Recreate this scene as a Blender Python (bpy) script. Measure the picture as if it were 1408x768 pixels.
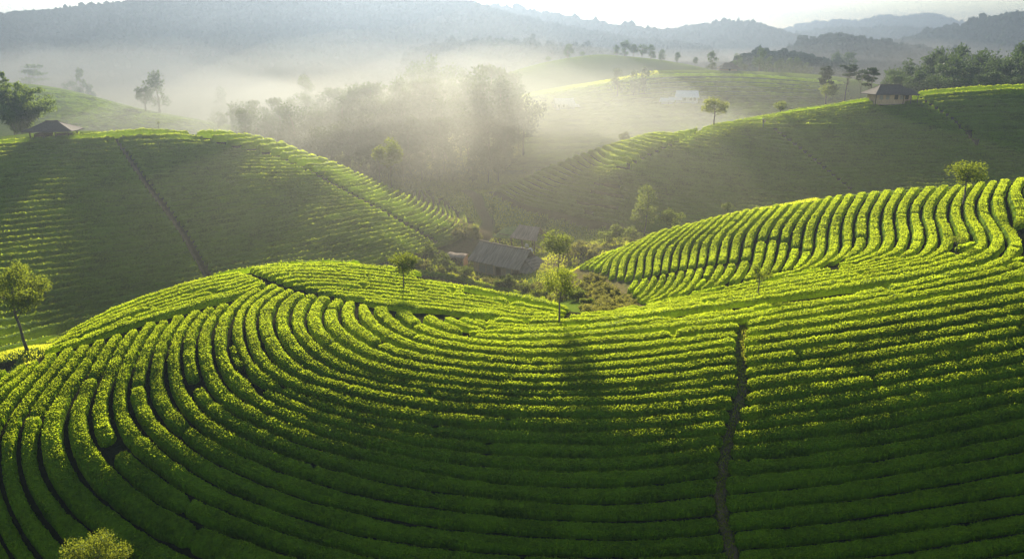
import bpy, math, random
import numpy as np
from mathutils import Vector, Matrix

for o in list(bpy.data.objects):
    bpy.data.objects.remove(o)
SC = bpy.context.scene
COL = SC.collection
RNG = np.random.default_rng(7)
random.seed(7)

# ------------------------------------------------------------------ camera
FPX, CX, CY, PITCH = 1060.0, 704.0, 384.0, math.radians(17.25)
CP, SP = math.cos(PITCH), math.sin(PITCH)
cam_d = bpy.data.cameras.new('camera')
cam = bpy.data.objects.new('camera', cam_d)
COL.objects.link(cam)
cam.location = (0, 0, 0)
cam.rotation_euler = (math.pi / 2 - PITCH, 0, 0)
cam_d.sensor_width = 36.0
cam_d.lens = FPX / 1408.0 * 36.0
cam_d.clip_start, cam_d.clip_end = 0.5, 12000
SC.camera = cam

# ------------------------------------------------------------------ world, sun, exposure
SUN_EL, SUN_AZ = math.radians(20.0), math.radians(-6.0)      # azimuth measured from +Y towards +X
world = bpy.data.worlds.new('World')
SC.world = world
world.use_nodes = True
wn = world.node_tree.nodes
wl = world.node_tree.links
wn.clear()
sky = wn.new('ShaderNodeTexSky')
sky.sky_type = 'NISHITA'
sky.sun_disc = False
sky.sun_elevation = SUN_EL
sky.sun_rotation = SUN_AZ
sky.altitude = 400
sky.air_density = 1.0
sky.dust_density = 0.4
sky.ozone_density = 1.0
bg = wn.new('ShaderNodeBackground')
bg.inputs['Strength'].default_value = 0.05
wo = wn.new('ShaderNodeOutputWorld')
wl.new(sky.outputs[0], bg.inputs['Color'])
wl.new(bg.outputs[0], wo.inputs['Surface'])
sun_d = bpy.data.lights.new('sun', 'SUN')
sun_d.energy = 5.0
sun_d.angle = math.radians(4.0)
sun_d.color = (1.0, 0.91, 0.71)
sun = bpy.data.objects.new('sun', sun_d)
COL.objects.link(sun)
SUNV = Vector((math.sin(SUN_AZ) * math.cos(SUN_EL), math.cos(SUN_AZ) * math.cos(SUN_EL), math.sin(SUN_EL)))
sun.rotation_euler = SUNV.to_track_quat('Z', 'Y').to_euler()
sun.location = SUNV * 300
SC.view_settings.view_transform = 'Standard'
SC.view_settings.look = 'None'
SC.view_settings.exposure = 2.15
SC.view_settings.gamma = 1.0
SC.view_settings.use_curve_mapping = False
cy = SC.cycles
cy.use_denoising = True
try:
    cy.denoiser = 'OPENIMAGEDENOISE'
except Exception:
    pass
cy.max_bounces = 5
cy.diffuse_bounces = 2
cy.glossy_bounces = 1
cy.transmission_bounces = 3
cy.transparent_max_bounces = 8
cy.volume_bounces = 1
cy.caustics_reflective = False
cy.caustics_refractive = False

# ------------------------------------------------------------------ terrain
def ray(px, py):
    a = (np.asarray(px, float) - CX) / FPX
    b = (CY - np.asarray(py, float)) / FPX
    dy = CP + b * SP
    dz = -SP + b * CP
    return a / dy, dz / dy                       # X/Y and Z/Y along the view ray

CTRL = [  # (px, py, Y): a surface point seen at that pixel at ground distance Y
 # near slope, centre
 (700,768,45.4),(700,650,50.9),(700,550,57.4),(700,490,63.3),(700,452,70.5),(700,425,78),(700,404,86),
 (550,768,45.4),(550,650,50.9),(550,550,57.6),(550,470,66),(550,430,74),(550,400,81),(550,372,89),
 (430,768,45.2),(430,650,50.9),(430,550,57.8),(430,470,65.6),(430,410,77),(430,367,90),
 (250,768,44.8),(250,650,50.7),(250,550,58),(250,470,65.6),(250,430,72.5),(250,394,84),
 (100,768,45.0),(100,650,50.4),(100,560,57),(100,500,63),(100,457,73),
 (0,768,45.0),(0,650,50.0),(0,580,54.4),(0,540,58),(20,508,62.5),
 (-150,768,44.5),(-150,650,49),(-150,580,52.5),(-400,768,43.5),(-400,620,49),
 # near slope, right
 (860,768,45.5),(860,650,51.2),(860,550,58.2),(860,490,64.4),(860,455,70.5),(860,433,77.5),(800,434,77.5),
 (1000,768,45.4),(1000,650,51.0),(1000,550,58.0),(1000,480,64.6),(1000,440,71),(1000,412,80),
 (1200,768,45.6),(1200,650,51.2),(1200,550,57.8),(1200,480,64.0),(1200,430,69.5),(1200,400,75),(1200,360,83.5),(1200,310,98),(1200,265,119),
 (1408,768,45.8),(1408,650,51.2),(1408,550,57.1),(1408,480,62.8),(1408,420,68.6),(1408,380,74.5),(1408,310,94),(1408,250,119),
 (1600,768,45),(1600,550,57),(1600,400,71),(1600,240,122),(1800,768,45),(1800,400,72),(1800,240,122),
 # right-hand slope beside the gully
 (1100,395,79.5),(1100,340,95),(1100,278,117),
 (1000,370,90),(1000,330,100.5),(1000,297,114),
 (950,400,84.5),(950,350,99),(950,311,112),(900,380,92),(900,325,109),(840,350,106),(800,366,106),
 # gully and valley floor
 (860,424,85),(830,402,93),(800,392,99),(760,400,104),(700,390,116),(620,380,118),
 (700,375,127),(600,360,127),(660,335,138),(760,350,128),(790,345,124),(750,300,160),(810,305,155),(660,262,190),(640,300,158),(700,262,190),(830,330,140),
 (600,240,215),(720,240,215),(500,238,225),(400,222,240),
 # left hill
 (-100,200,184),(0,190,181),(100,182,182),(200,180,180),(300,187,176),(400,208,173),(500,245,163),(570,276,154),(620,303,146),(655,323,139),
 (100,215,170),(100,250,158.8),(100,300,144.6),(100,350,132),(100,400,121.5),(100,450,113),
 (300,198.5,165),(370,214,161),(430,239,150),(480,267,143),(540,300,136),(300,230,157.5),(300,280,144),(300,330,132.5),(300,370,124),
 (450,270,142.5),(450,320,130),(450,355,122.5),(560,340,126),
 (0,230,165),(0,300,144.8),(0,400,120.5),(0,465,107),(-150,250,158),(-150,350,131.5),(-150,440,111),(-400,210,185),(-400,350,125),(-400,450,100),
 (40,480,84),
 # right far hill
 (1600,112,215),(1408,118,212),(1300,124,209),(1200,133,205),(1100,148,199),(1000,168,193),(900,190,187),(800,216,181),(740,240,179),(695,260,178),
 (1200,180,185),(1200,220,172.8),(1200,255,162.6),(1400,180,187),(1400,220,174.8),(1400,245,166),(1600,180,187),(1600,235,166),
 (1000,210,176),(1000,250,164),(1000,285,154.3),(917,203,174),(853,236,160),(900,230,166),(900,270,156.5),(900,303,149.5),(800,255,164.5),(800,285,159.5),(750,272,168),
 # hill behind with the white roofs
 (900,98,330),(1000,97,335),(1100,103,330),(1180,112,325),(800,118,315),(725,133,300),(900,140,300),(900,175,270),(900,210,240),(1000,150,290),(1000,185,262),(760,200,250),(1100,150,290),(800,160,280),
 # hill behind that
 (830,76,430),(760,85,420),(700,102,410),(900,82,440),(960,93,440),
 # pale hill at the left
 (110,128,300),(60,118,300),(-60,112,300),(190,150,290),(290,168,280),(150,170,255),(240,176,255),(60,160,265),
]
HID = [  # hidden ground: (px of the column, Y, z)
 (700,93,-32.5),(700,104,-36),(550,97,-31),(550,108,-36),(430,99,-31.5),(430,110,-36),(250,92,-31.5),(250,100,-35.5),(100,79,-31.5),(100,88,-36),(0,70,-32),(0,80,-36.5),
 (-150,62,-31),(-150,80,-37),(-400,65,-32),(-400,85,-37),
 (1200,130,-26.5),(1200,143,-32),(1100,129,-28.5),(1100,142,-33),(1000,125,-30),(1000,138,-33.5),(900,119,-31.8),(1408,131,-25),(1408,148,-30),(1600,133,-25),(1600,150,-30),(840,114,-33),
 (200,205,-27),(200,225,-33),(100,205,-26),(100,228,-32),(0,205,-26),(0,230,-31.5),(400,192,-31),(400,212,-35.5),(300,198,-29),(300,220,-34),(500,180,-34),(-150,210,-27),(-150,240,-32),(570,170,-35.3),
 (1200,228,-20),(1200,250,-27),(1200,280,-30),(1408,235,-18),(1408,260,-26),(1408,300,-29),(1600,240,-18),(1600,270,-27),(1100,222,-22),(1100,250,-29),(1000,212,-26),(1000,235,-31.5),(900,205,-30),(850,215,-33.5),(780,205,-34.5),
 (900,365,-19),(900,395,-25),(1000,370,-19),(1000,400,-26),(1100,375,-21),(800,360,-23),(720,350,-27),(1180,370,-24),
 (830,480,-18),(830,520,-28),(960,490,-22),(760,470,-20),(700,470,-26),
 (110,345,-28),(0,345,-26),(250,330,-32),(110,400,-33),
 (-400,300,-30),(1700,330,-30),(400,300,-34),(550,300,-34),(650,340,-33),(300,420,-34),(600,420,-33),(1300,420,-30),(0,460,-34),
 (-500,500,-34),(0,560,-34),(500,560,-34),(900,600,-34),(1300,560,-34),(1800,500,-34),
 (-500,700,-35),(200,700,-35),(704,700,-35),(1200,700,-35),(1900,700,-35),
 (704,30,-40),(0,30,-39),(1408,30,-40),(-500,30,-39),(1900,30,-40),
]
def _tps_fit():
    P, Z = [], []
    for px, py, Y in CTRL:
        u, s = ray(px, py)
        P.append((u * Y, Y)); Z.append(s * Y)
    for px, Y, z in HID:
        P.append(((px - CX) / FPX / CP * Y, Y)); Z.append(z)
    P = np.array(P); Z = np.array(Z)
    S = 100.0
    A = P / S
    d2 = ((A[:, None] - A[None]) ** 2).sum(-1)
    K = np.where(d2 > 0, 0.5 * d2 * np.log(np.maximum(d2, 1e-12)), 0)
    n = len(A)
    lam = 2e-4
    T = np.hstack([np.ones((n, 1)), A])
    M = np.zeros((n + 3, n + 3))
    M[:n, :n] = K + lam * np.eye(n)
    M[:n, n:] = T; M[n:, :n] = T.T
    w = np.linalg.solve(M, np.concatenate([Z, np.zeros(3)]))
    return A, w, S
_A, _w, _S = _tps_fit()
def tps(x, y):
    q = np.stack([np.ravel(x), np.ravel(y)], 1) / _S
    out = np.empty(len(q))
    n = len(_A)
    for i in range(0, len(q), 20000):
        c = q[i:i + 20000]
        d2 = ((c[:, None] - _A[None]) ** 2).sum(-1)
        out[i:i + 20000] = (0.5 * d2 * np.log(np.maximum(d2, 1e-12))) @ _w[:n] + _w[n] + c @ _w[n + 1:]
    return out.reshape(np.shape(x))
# a fan-shaped grid seen from the camera: u = X/Y, Y in geometric steps
NU, NY, UMAX, Y0, Y1 = 561, 560, 1.15, 26.0, 640.0
GU = np.linspace(-UMAX, UMAX, NU)
GL = np.linspace(math.log(Y0), math.log(Y1), NY)
GYY = np.exp(GL)
GZ = tps(GU[None, :] * GYY[:, None], np.repeat(GYY[:, None], NU, 1))
_far = np.clip((GYY - 520) / 110, 0, 1)[:, None]
_far = _far * _far * (3 - 2 * _far)
GZ = GZ * (1 - _far) + (-35.0) * _far
GZ = np.clip(GZ, -44, 30)
def ground(x, y):
    x = np.asarray(x, float); y = np.asarray(y, float)
    yy = np.clip(y, Y0, Y1 - 1e-3)
    fu = np.clip((x / yy + UMAX) / (2 * UMAX) * (NU - 1), 0, NU - 1.001)
    fl = np.clip((np.log(yy) - GL[0]) / (GL[-1] - GL[0]) * (NY - 1), 0, NY - 1.001)
    i = fu.astype(int); j = fl.astype(int)
    a = fu - i; b = fl - j
    return (GZ[j, i] * (1 - a) + GZ[j, i + 1] * a) * (1 - b) + (GZ[j + 1, i] * (1 - a) + GZ[j + 1, i + 1] * a) * b
def unproject(px, py, ya, yb, n=500):
    """first point of the ground hit by the view ray of each pixel between the ground distances ya and yb"""
    px = np.atleast_1d(np.asarray(px, float)); py = np.atleast_1d(np.asarray(py, float))
    u, s = ray(px, py)
    Y = np.exp(np.linspace(math.log(ya), math.log(yb), n))
    D = s[:, None] * Y[None] - ground(u[:, None] * Y[None], np.repeat(Y[None], len(u), 0))
    below = D < 0
    hit = below.any(1)
    k = np.argmax(below, 1)
    k = np.clip(k, 1, n - 1)
    r = np.arange(len(u))
    d0, d1 = D[r, k - 1], D[r, k]
    t = np.clip(d0 / np.where(np.abs(d0 - d1) < 1e-9, 1e-9, d0 - d1), 0, 1)
    y = Y[k - 1] * (1 - t) + Y[k] * t
    y = np.where(hit, y, np.nan)
    return u * y, y
def project(x, y, z):
    x = np.asarray(x, float); y = np.asarray(y, float); z = np.asarray(z, float)
    d = y * CP - z * SP
    v = y * SP + z * CP
    return CX + FPX * x / d, CY - FPX * v / d

# ------------------------------------------------------------------ helpers
def tag(o, label=None, cat=None, group=None, kind=None):
    if label: o['label'] = label
    if cat: o['category'] = cat
    if group: o['group'] = group
    if kind: o['kind'] = kind
    return o
def empty(name, loc, rz=0.0, scale=1.0):
    o = bpy.data.objects.new(name, None)
    COL.objects.link(o)
    o.location = loc
    o.rotation_euler = (0, 0, rz)
    o.scale = (scale,) * 3 if np.isscalar(scale) else scale
    o.empty_display_size = 0.5
    return o
def mesh_np(name, V, quads=None, tris=None, mat=None, parent=None, loc=None, smooth=False, mids=None):
    """one mesh object out of numpy arrays"""
    V = np.asarray(V, np.float32).reshape(-1, 3)
    if loc is not None:
        V = V - np.asarray(loc, np.float32)
    me = bpy.data.meshes.new(name)
    nq = 0 if quads is None else len(quads)
    nt = 0 if tris is None else len(tris)
    loops = np.concatenate(([np.asarray(quads, np.int32).ravel()] if nq else []) + ([np.asarray(tris, np.int32).ravel()] if nt else []))
    starts = np.concatenate([np.arange(nq, dtype=np.int32) * 4, nq * 4 + np.arange(nt, dtype=np.int32) * 3])
    me.vertices.add(len(V)); me.vertices.foreach_set('co', V.ravel())
    me.loops.add(len(loops)); me.loops.foreach_set('vertex_index', loops)
    me.polygons.add(nq + nt); me.polygons.foreach_set('loop_start', starts)
    me.polygons.foreach_set('use_smooth', np.full(nq + nt, smooth))
    for m in (mat if isinstance(mat, (list, tuple)) else [mat]):
        if m: me.materials.append(m)
    if mids is not None:
        me.polygons.foreach_set('material_index', np.asarray(mids, np.int32))
    me.update(calc_edges=True)
    o = bpy.data.objects.new(name, me)
    COL.objects.link(o)
    if parent: o.parent = parent
    if loc is not None: o.location = loc
    return o
class MB:
    """collects simple solids; build() makes ONE mesh object of them"""
    def __init__(s): s.v, s.q, s.t, s.n = [], [], [], 0
    def add(s, V, Q=None, T=None):
        V = np.asarray(V, float).reshape(-1, 3)
        s.v.append(V)
        if Q is not None and len(Q): s.q.append(np.asarray(Q, int).reshape(-1, 4) + s.n)
        if T is not None and len(T): s.t.append(np.asarray(T, int).reshape(-1, 3) + s.n)
        s.n += len(V)
        return s
    def hexa(s, P):                      # 8 points: bottom ring then top ring
        return s.add(P, [(0, 3, 2, 1), (4, 5, 6, 7), (0, 1, 5, 4), (1, 2, 6, 5), (2, 3, 7, 6), (3, 0, 4, 7)])
    def box(s, x0, x1, y0, y1, z0, z1):
        return s.hexa([(x0, y0, z0), (x1, y0, z0), (x1, y1, z0), (x0, y1, z0), (x0, y0, z1), (x1, y0, z1), (x1, y1, z1), (x0, y1, z1)])
    def tube(s, pts, rad, n=6):
        pts = np.asarray(pts, float); rad = np.broadcast_to(np.asarray(rad, float), (len(pts),))
        t = np.gradient(pts, axis=0)
        t /= np.linalg.norm(t, axis=1)[:, None] + 1e-9
        ref = np.where(np.abs(t[:, 2:3]) > 0.9, np.array([[1.0, 0, 0]]), np.array([[0, 0, 1.0]]))
        a = np.cross(t, ref); a /= np.linalg.norm(a, axis=1)[:, None] + 1e-9
        b = np.cross(t, a)
        th = np.arange(n) / n * 2 * math.pi
        V = pts[:, None] + rad[:, None, None] * (np.cos(th)[None, :, None] * a[:, None] + np.sin(th)[None, :, None] * b[:, None])
        Q = [(i * n + j, i * n + (j + 1) % n, (i + 1) * n + (j + 1) % n, (i + 1) * n + j) for i in range(len(pts) - 1) for j in range(n)]
        V = np.vstack([V.reshape(-1, 3), pts[0], pts[-1]])
        c0, c1 = len(V) - 2, len(V) - 1
        T = [(c0, (j + 1) % n, j) for j in range(n)] + [(c1, (len(pts) - 1) * n + j, (len(pts) - 1) * n + (j + 1) % n) for j in range(n)]
        return s.add(V, Q, T)
    def sheet(s, top, thick):
        """a slab from a grid of upper-surface points (rows x cols x 3), thickened straight down"""
        top = np.asarray(top, float); r, c = top.shape[:2]
        bot = top - np.array([0, 0, thick])
        V = np.vstack([top.reshape(-1, 3), bot.reshape(-1, 3)]); N = r * c
        Q = []
        for i in range(r - 1):
            for j in range(c - 1):
                a = i * c + j
                Q.append((a, a + 1, a + c + 1, a + c)); Q.append((N + a, N + a + c, N + a + c + 1, N + a + 1))
        for j in range(c - 1):
            Q.append((j + 1, j, N + j, N + j + 1)); e = (r - 1) * c + j
            Q.append((e, e + 1, N + e + 1, N + e))
        for i in range(r - 1):
            a = i * c
            Q.append((a, a + c, N + a + c, N + a)); a = i * c + c - 1
            Q.append((a + c, a, N + a, N + a + c))
        return s.add(V, Q)
    def build(s, name, mat, parent=None, smooth=False, loc=None):
        return mesh_np(name, np.vstack(s.v), np.vstack(s.q) if s.q else None, np.vstack(s.t) if s.t else None, mat, parent, loc, smooth)

# ------------------------------------------------------------------ materials
def mat_new(name):
    m = bpy.data.materials.new(name)
    m.use_nodes = True
    nt = m.node_tree
    nt.nodes.clear()
    out = nt.nodes.new('ShaderNodeOutputMaterial')
    return m, nt, out
def N(nt, typ, **kw):
    n = nt.nodes.new(typ)
    for k, v in kw.items():
        if k.startswith('i_'):
            n.inputs[k[2:].replace('_', ' ')].default_value = v
        else:
            setattr(n, k, v)
    return n
def ramp(nt, fac, stops):
    r = nt.nodes.new('ShaderNodeValToRGB')
    el = r.color_ramp.elements
    while len(el) < len(stops): el.new(0.5)
    for e, (p, c) in zip(el, stops):
        e.position = p; e.color = (*c, 1)
    nt.links.new(fac, r.inputs[0])
    return r.outputs[0]
def leaf_material(name, dark, light, trans, tfac=0.35, scale=6.0, big=0.25, rough=0.7, spec=0.08, lo=0.3, hi=0.72):
    """foliage: leaf-scale and patch-scale colour variation, some light passing through the leaves"""
    m, nt, out = mat_new(name)
    geo = N(nt, 'ShaderNodeNewGeometry')
    n1 = N(nt, 'ShaderNodeTexNoise', i_Scale=scale, i_Detail=3.0, i_Roughness=0.65)
    n2 = N(nt, 'ShaderNodeTexNoise', i_Scale=big, i_Detail=2.0)
    nt.links.new(geo.outputs['Position'], n1.inputs['Vector'])
    nt.links.new(geo.outputs['Position'], n2.inputs['Vector'])
    mx = N(nt, 'ShaderNodeMath', operation='MULTIPLY_ADD')
    nt.links.new(n1.outputs[0], mx.inputs[0]); mx.inputs[1].default_value = 0.7
    m2 = N(nt, 'ShaderNodeMath', operation='MULTIPLY_ADD')
    nt.links.new(n2.outputs[0], m2.inputs[0]); m2.inputs[1].default_value = 0.55; m2.inputs[2].default_value = -0.12
    nt.links.new(m2.outputs[0], mx.inputs[2])
    ri = N(nt, 'ShaderNodeMath', operation='MULTIPLY_ADD')
    nt.links.new(geo.outputs['Random Per Island'], ri.inputs[0]); ri.inputs[1].default_value = 0.16
    nt.links.new(mx.outputs[0], ri.inputs[2])
    col = ramp(nt, ri.outputs[0], [(lo, dark), (hi, light)])
    tcol = ramp(nt, ri.outputs[0], [(lo - 0.05, tuple(c * 0.40 for c in trans)), (hi, trans)])
    p = N(nt, 'ShaderNodeBsdfPrincipled', i_Roughness=rough)
    p.inputs['Specular IOR Level'].default_value = spec
    nt.links.new(col, p.inputs['Base Color'])
    t = N(nt, 'ShaderNodeBsdfTranslucent')
    nt.links.new(tcol, t.inputs['Color'])
    ms = N(nt, 'ShaderNodeMixShader')
    ms.inputs[0].default_value = tfac
    nt.links.new(p.outputs[0], ms.inputs[1]); nt.links.new(t.outputs[0], ms.inputs[2])
    nt.links.new(ms.outputs[0], out.inputs['Surface'])
    return m
def rough_material(name, c0, c1, scale=3.0, rough=0.85, stretch=(1, 1, 1), bump=0.3, detail=6.0, rot=0.0, obj=True):
    m, nt, out = mat_new(name)
    tc = N(nt, 'ShaderNodeTexCoord')
    mp = N(nt, 'ShaderNodeMapping')
    mp.inputs['Scale'].default_value = stretch
    mp.inputs['Rotation'].default_value = (0, 0, rot)
    nt.links.new(tc.outputs['Object'], mp.inputs[0])
    n1 = N(nt, 'ShaderNodeTexNoise', i_Scale=scale, i_Detail=detail, i_Roughness=0.62)
    nt.links.new(mp.outputs[0], n1.inputs['Vector'])
    p = N(nt, 'ShaderNodeBsdfPrincipled', i_Roughness=rough)
    p.inputs['Specular IOR Level'].default_value = 0.2
    nt.links.new(ramp(nt, n1.outputs[0], [(0.3, c0), (0.72, c1)]), p.inputs['Base Color'])
    b = N(nt, 'ShaderNodeBump')
    b.inputs['Strength'].default_value = bump
    b.inputs['Distance'].default_value = 0.05
    nt.links.new(n1.outputs[0], b.inputs['Height'])
    nt.links.new(b.outputs[0], p.inputs['Normal'])
    nt.links.new(p.outputs[0], out.inputs['Surface'])
    return m
M = {}
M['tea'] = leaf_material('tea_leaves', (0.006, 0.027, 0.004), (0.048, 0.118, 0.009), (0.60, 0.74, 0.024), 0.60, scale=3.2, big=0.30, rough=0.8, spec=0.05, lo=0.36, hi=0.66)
M['shoots'] = leaf_material('tea_shoots', (0.030, 0.075, 0.006), (0.095, 0.185, 0.014), (0.60, 0.70, 0.026), 0.54, scale=2.4, big=0.25, rough=0.75, spec=0.06, lo=0.34, hi=0.70)  # fresh growth; its paler tone also stands in for light on row tops
M['tree'] = leaf_material('tree_leaves', (0.012, 0.031, 0.005), (0.050, 0.090, 0.010), (0.30, 0.35, 0.022), 0.38, scale=1.2, spec=0.03)
M['young'] = leaf_material('young_leaves', (0.03, 0.06, 0.008), (0.10, 0.14, 0.018), (0.30, 0.33, 0.025), 0.42, scale=2.0)
M['wood_tree'] = leaf_material('woodland_leaves', (0.014, 0.032, 0.012), (0.042, 0.074, 0.020), (0.10, 0.15, 0.03), 0.25, scale=0.5)
M['bamboo'] = leaf_material('bamboo_leaves', (0.010, 0.032, 0.008), (0.045, 0.085, 0.014), (0.22, 0.30, 0.03), 0.34, scale=0.9)
M['pine'] = leaf_material('pine_needles', (0.010, 0.024, 0.012), (0.030, 0.052, 0.020), (0.06, 0.09, 0.02), 0.2, scale=0.8)
M['shrub'] = leaf_material('shrub_leaves', (0.022, 0.045, 0.008), (0.080, 0.120, 0.016), (0.25, 0.30, 0.03), 0.4, scale=1.5)
M['scrub'] = leaf_material('scrub_leaves', (0.035, 0.050, 0.010), (0.15, 0.155, 0.035), (0.34, 0.32, 0.05), 0.4, scale=1.2)
M['grass'] = leaf_material('grass_blades', (0.045, 0.085, 0.008), (0.14, 0.19, 0.018), (0.60, 0.62, 0.035), 0.55, scale=0.8, big=0.08)
M['mountain'] = leaf_material('mountain_forest', (0.014, 0.030, 0.016), (0.034, 0.056, 0.026), (0.05, 0.08, 0.02), 0.05, scale=0.12, big=0.01, rough=1.0, spec=0.0)
M['bark'] = rough_material('bark', (0.05, 0.04, 0.03), (0.16, 0.13, 0.10), 5.0, 0.9, (1, 1, 0.25))
M['thatch'] = rough_material('thatch', (0.14, 0.095, 0.065), (0.44, 0.325, 0.235), 1.6, 0.95, (2.2, 0.30, 0.30), 0.9)
M['darkthatch'] = rough_material('dark_thatch', (0.04, 0.032, 0.028), (0.13, 0.105, 0.09), 2.2, 0.95, (6, 0.8, 0.8), 0.8)  # a darker thatch than the long house roof
M['tile'] = rough_material('grey_roof', (0.10, 0.09, 0.09), (0.28, 0.25, 0.245), 1.6, 0.9, (2.0, 0.3, 0.5), 0.6)
M['plank'] = rough_material('wall_boards', (0.24, 0.15, 0.09), (0.60, 0.42, 0.27), 3.0, 0.85, (4, 4, 0.3), 0.6)
M['greyplank'] = rough_material('weathered_boards', (0.17, 0.14, 0.12), (0.36, 0.31, 0.27), 5.0, 0.85, (7, 7, 0.35), 0.6)
M['pole'] = rough_material('timber', (0.06, 0.04, 0.025), (0.17, 0.12, 0.08), 4.0, 0.85, (2, 2, 0.4))
M['moss'] = rough_material('mossy_thatch', (0.07, 0.11, 0.02), (0.22, 0.26, 0.06), 2.0, 0.95, (1, 1, 1), 0.6)
M['dark'] = rough_material('dark_opening', (0.012, 0.010, 0.009), (0.03, 0.025, 0.02), 3.0, 0.9)
M['white'] = rough_material('white_sheet', (0.62, 0.60, 0.58), (0.80, 0.79, 0.78), 2.0, 0.7, bump=0.1)
M['whitewall'] = rough_material('pale_wall', (0.42, 0.40, 0.40), (0.62, 0.60, 0.60), 2.0, 0.8, bump=0.1)
M['bamboocane'] = rough_material('bamboo_cane', (0.10, 0.11, 0.04), (0.22, 0.21, 0.08), 3.0, 0.6)

# ------------------------------------------------------------------ tea rows: guide lines between the rows, taken from the photograph
def resample(P, n):
    P = np.asarray(P, float)
    d = np.concatenate([[0], np.cumsum(np.hypot(*np.diff(P, axis=0).T))])
    t = np.linspace(0, d[-1], n)
    # smooth through the points (Catmull-Rom on arclength)
    m = np.gradient(P, d, axis=0)
    k = np.clip(np.searchsorted(d, t, side='right') - 1, 0, len(P) - 2)
    h = (d[k + 1] - d[k])[:, None]; s = ((t - d[k])[:, None]) / h
    h00 = 2 * s**3 - 3 * s**2 + 1; h10 = s**3 - 2 * s**2 + s; h01 = -2 * s**3 + 3 * s**2; h11 = s**3 - s**2
    return h00 * P[k] + h10 * h * m[k] + h01 * P[k + 1] + h11 * h * m[k + 1]
def family(guides, rows, n=160):
    """guides: {index: polyline}; rows: indices to interpolate"""
    ks = sorted(guides)
    G = np.array([resample(guides[k], n) for k in ks]); ks = np.array(ks, float)
    out = []
    for r in rows:
        j = int(np.clip(np.searchsorted(ks, r) - 1, 0, len(ks) - 2))
        h = ks[j + 1] - ks[j]; s = (r - ks[j]) / h
        m0 = (G[j + 1] - G[j - 1]) / (ks[j + 1] - ks[j - 1]) if j > 0 else (G[j + 1] - G[j]) / h
        m1 = (G[j + 2] - G[j]) / (ks[j + 2] - ks[j]) if j + 2 < len(ks) else (G[j + 1] - G[j]) / h
        out.append((2 * s**3 - 3 * s**2 + 1) * G[j] + (s**3 - 2 * s**2 + s) * h * m0 + (-2 * s**3 + 3 * s**2) * G[j + 1] + (s**3 - s**2) * h * m1)
    return out
B0r = [(1020,447),(1056,440),(1131,427),(1206,415),(1293,400),(1350,388),(1440,366)]
R0l = [(850,452),(950,440),(1056,425),(1156,412),(1250,397),(1330,380),(1385,366),(1440,345)]
GA = {
 1: [(615,436),(626,445),(652,454),(704,460)] + R0l,
 2: [(596,433),(606,445),(627,455),(664,462),(704,466),(850,459),(950,448),(1020,439),(1056,432),(1131,419),(1250,401),(1340,381),(1440,352)],
 3: [(566,430),(574,443),(592,455),(627,467),(704,475),(850,467),(950,456)] + B0r,
}
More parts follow.
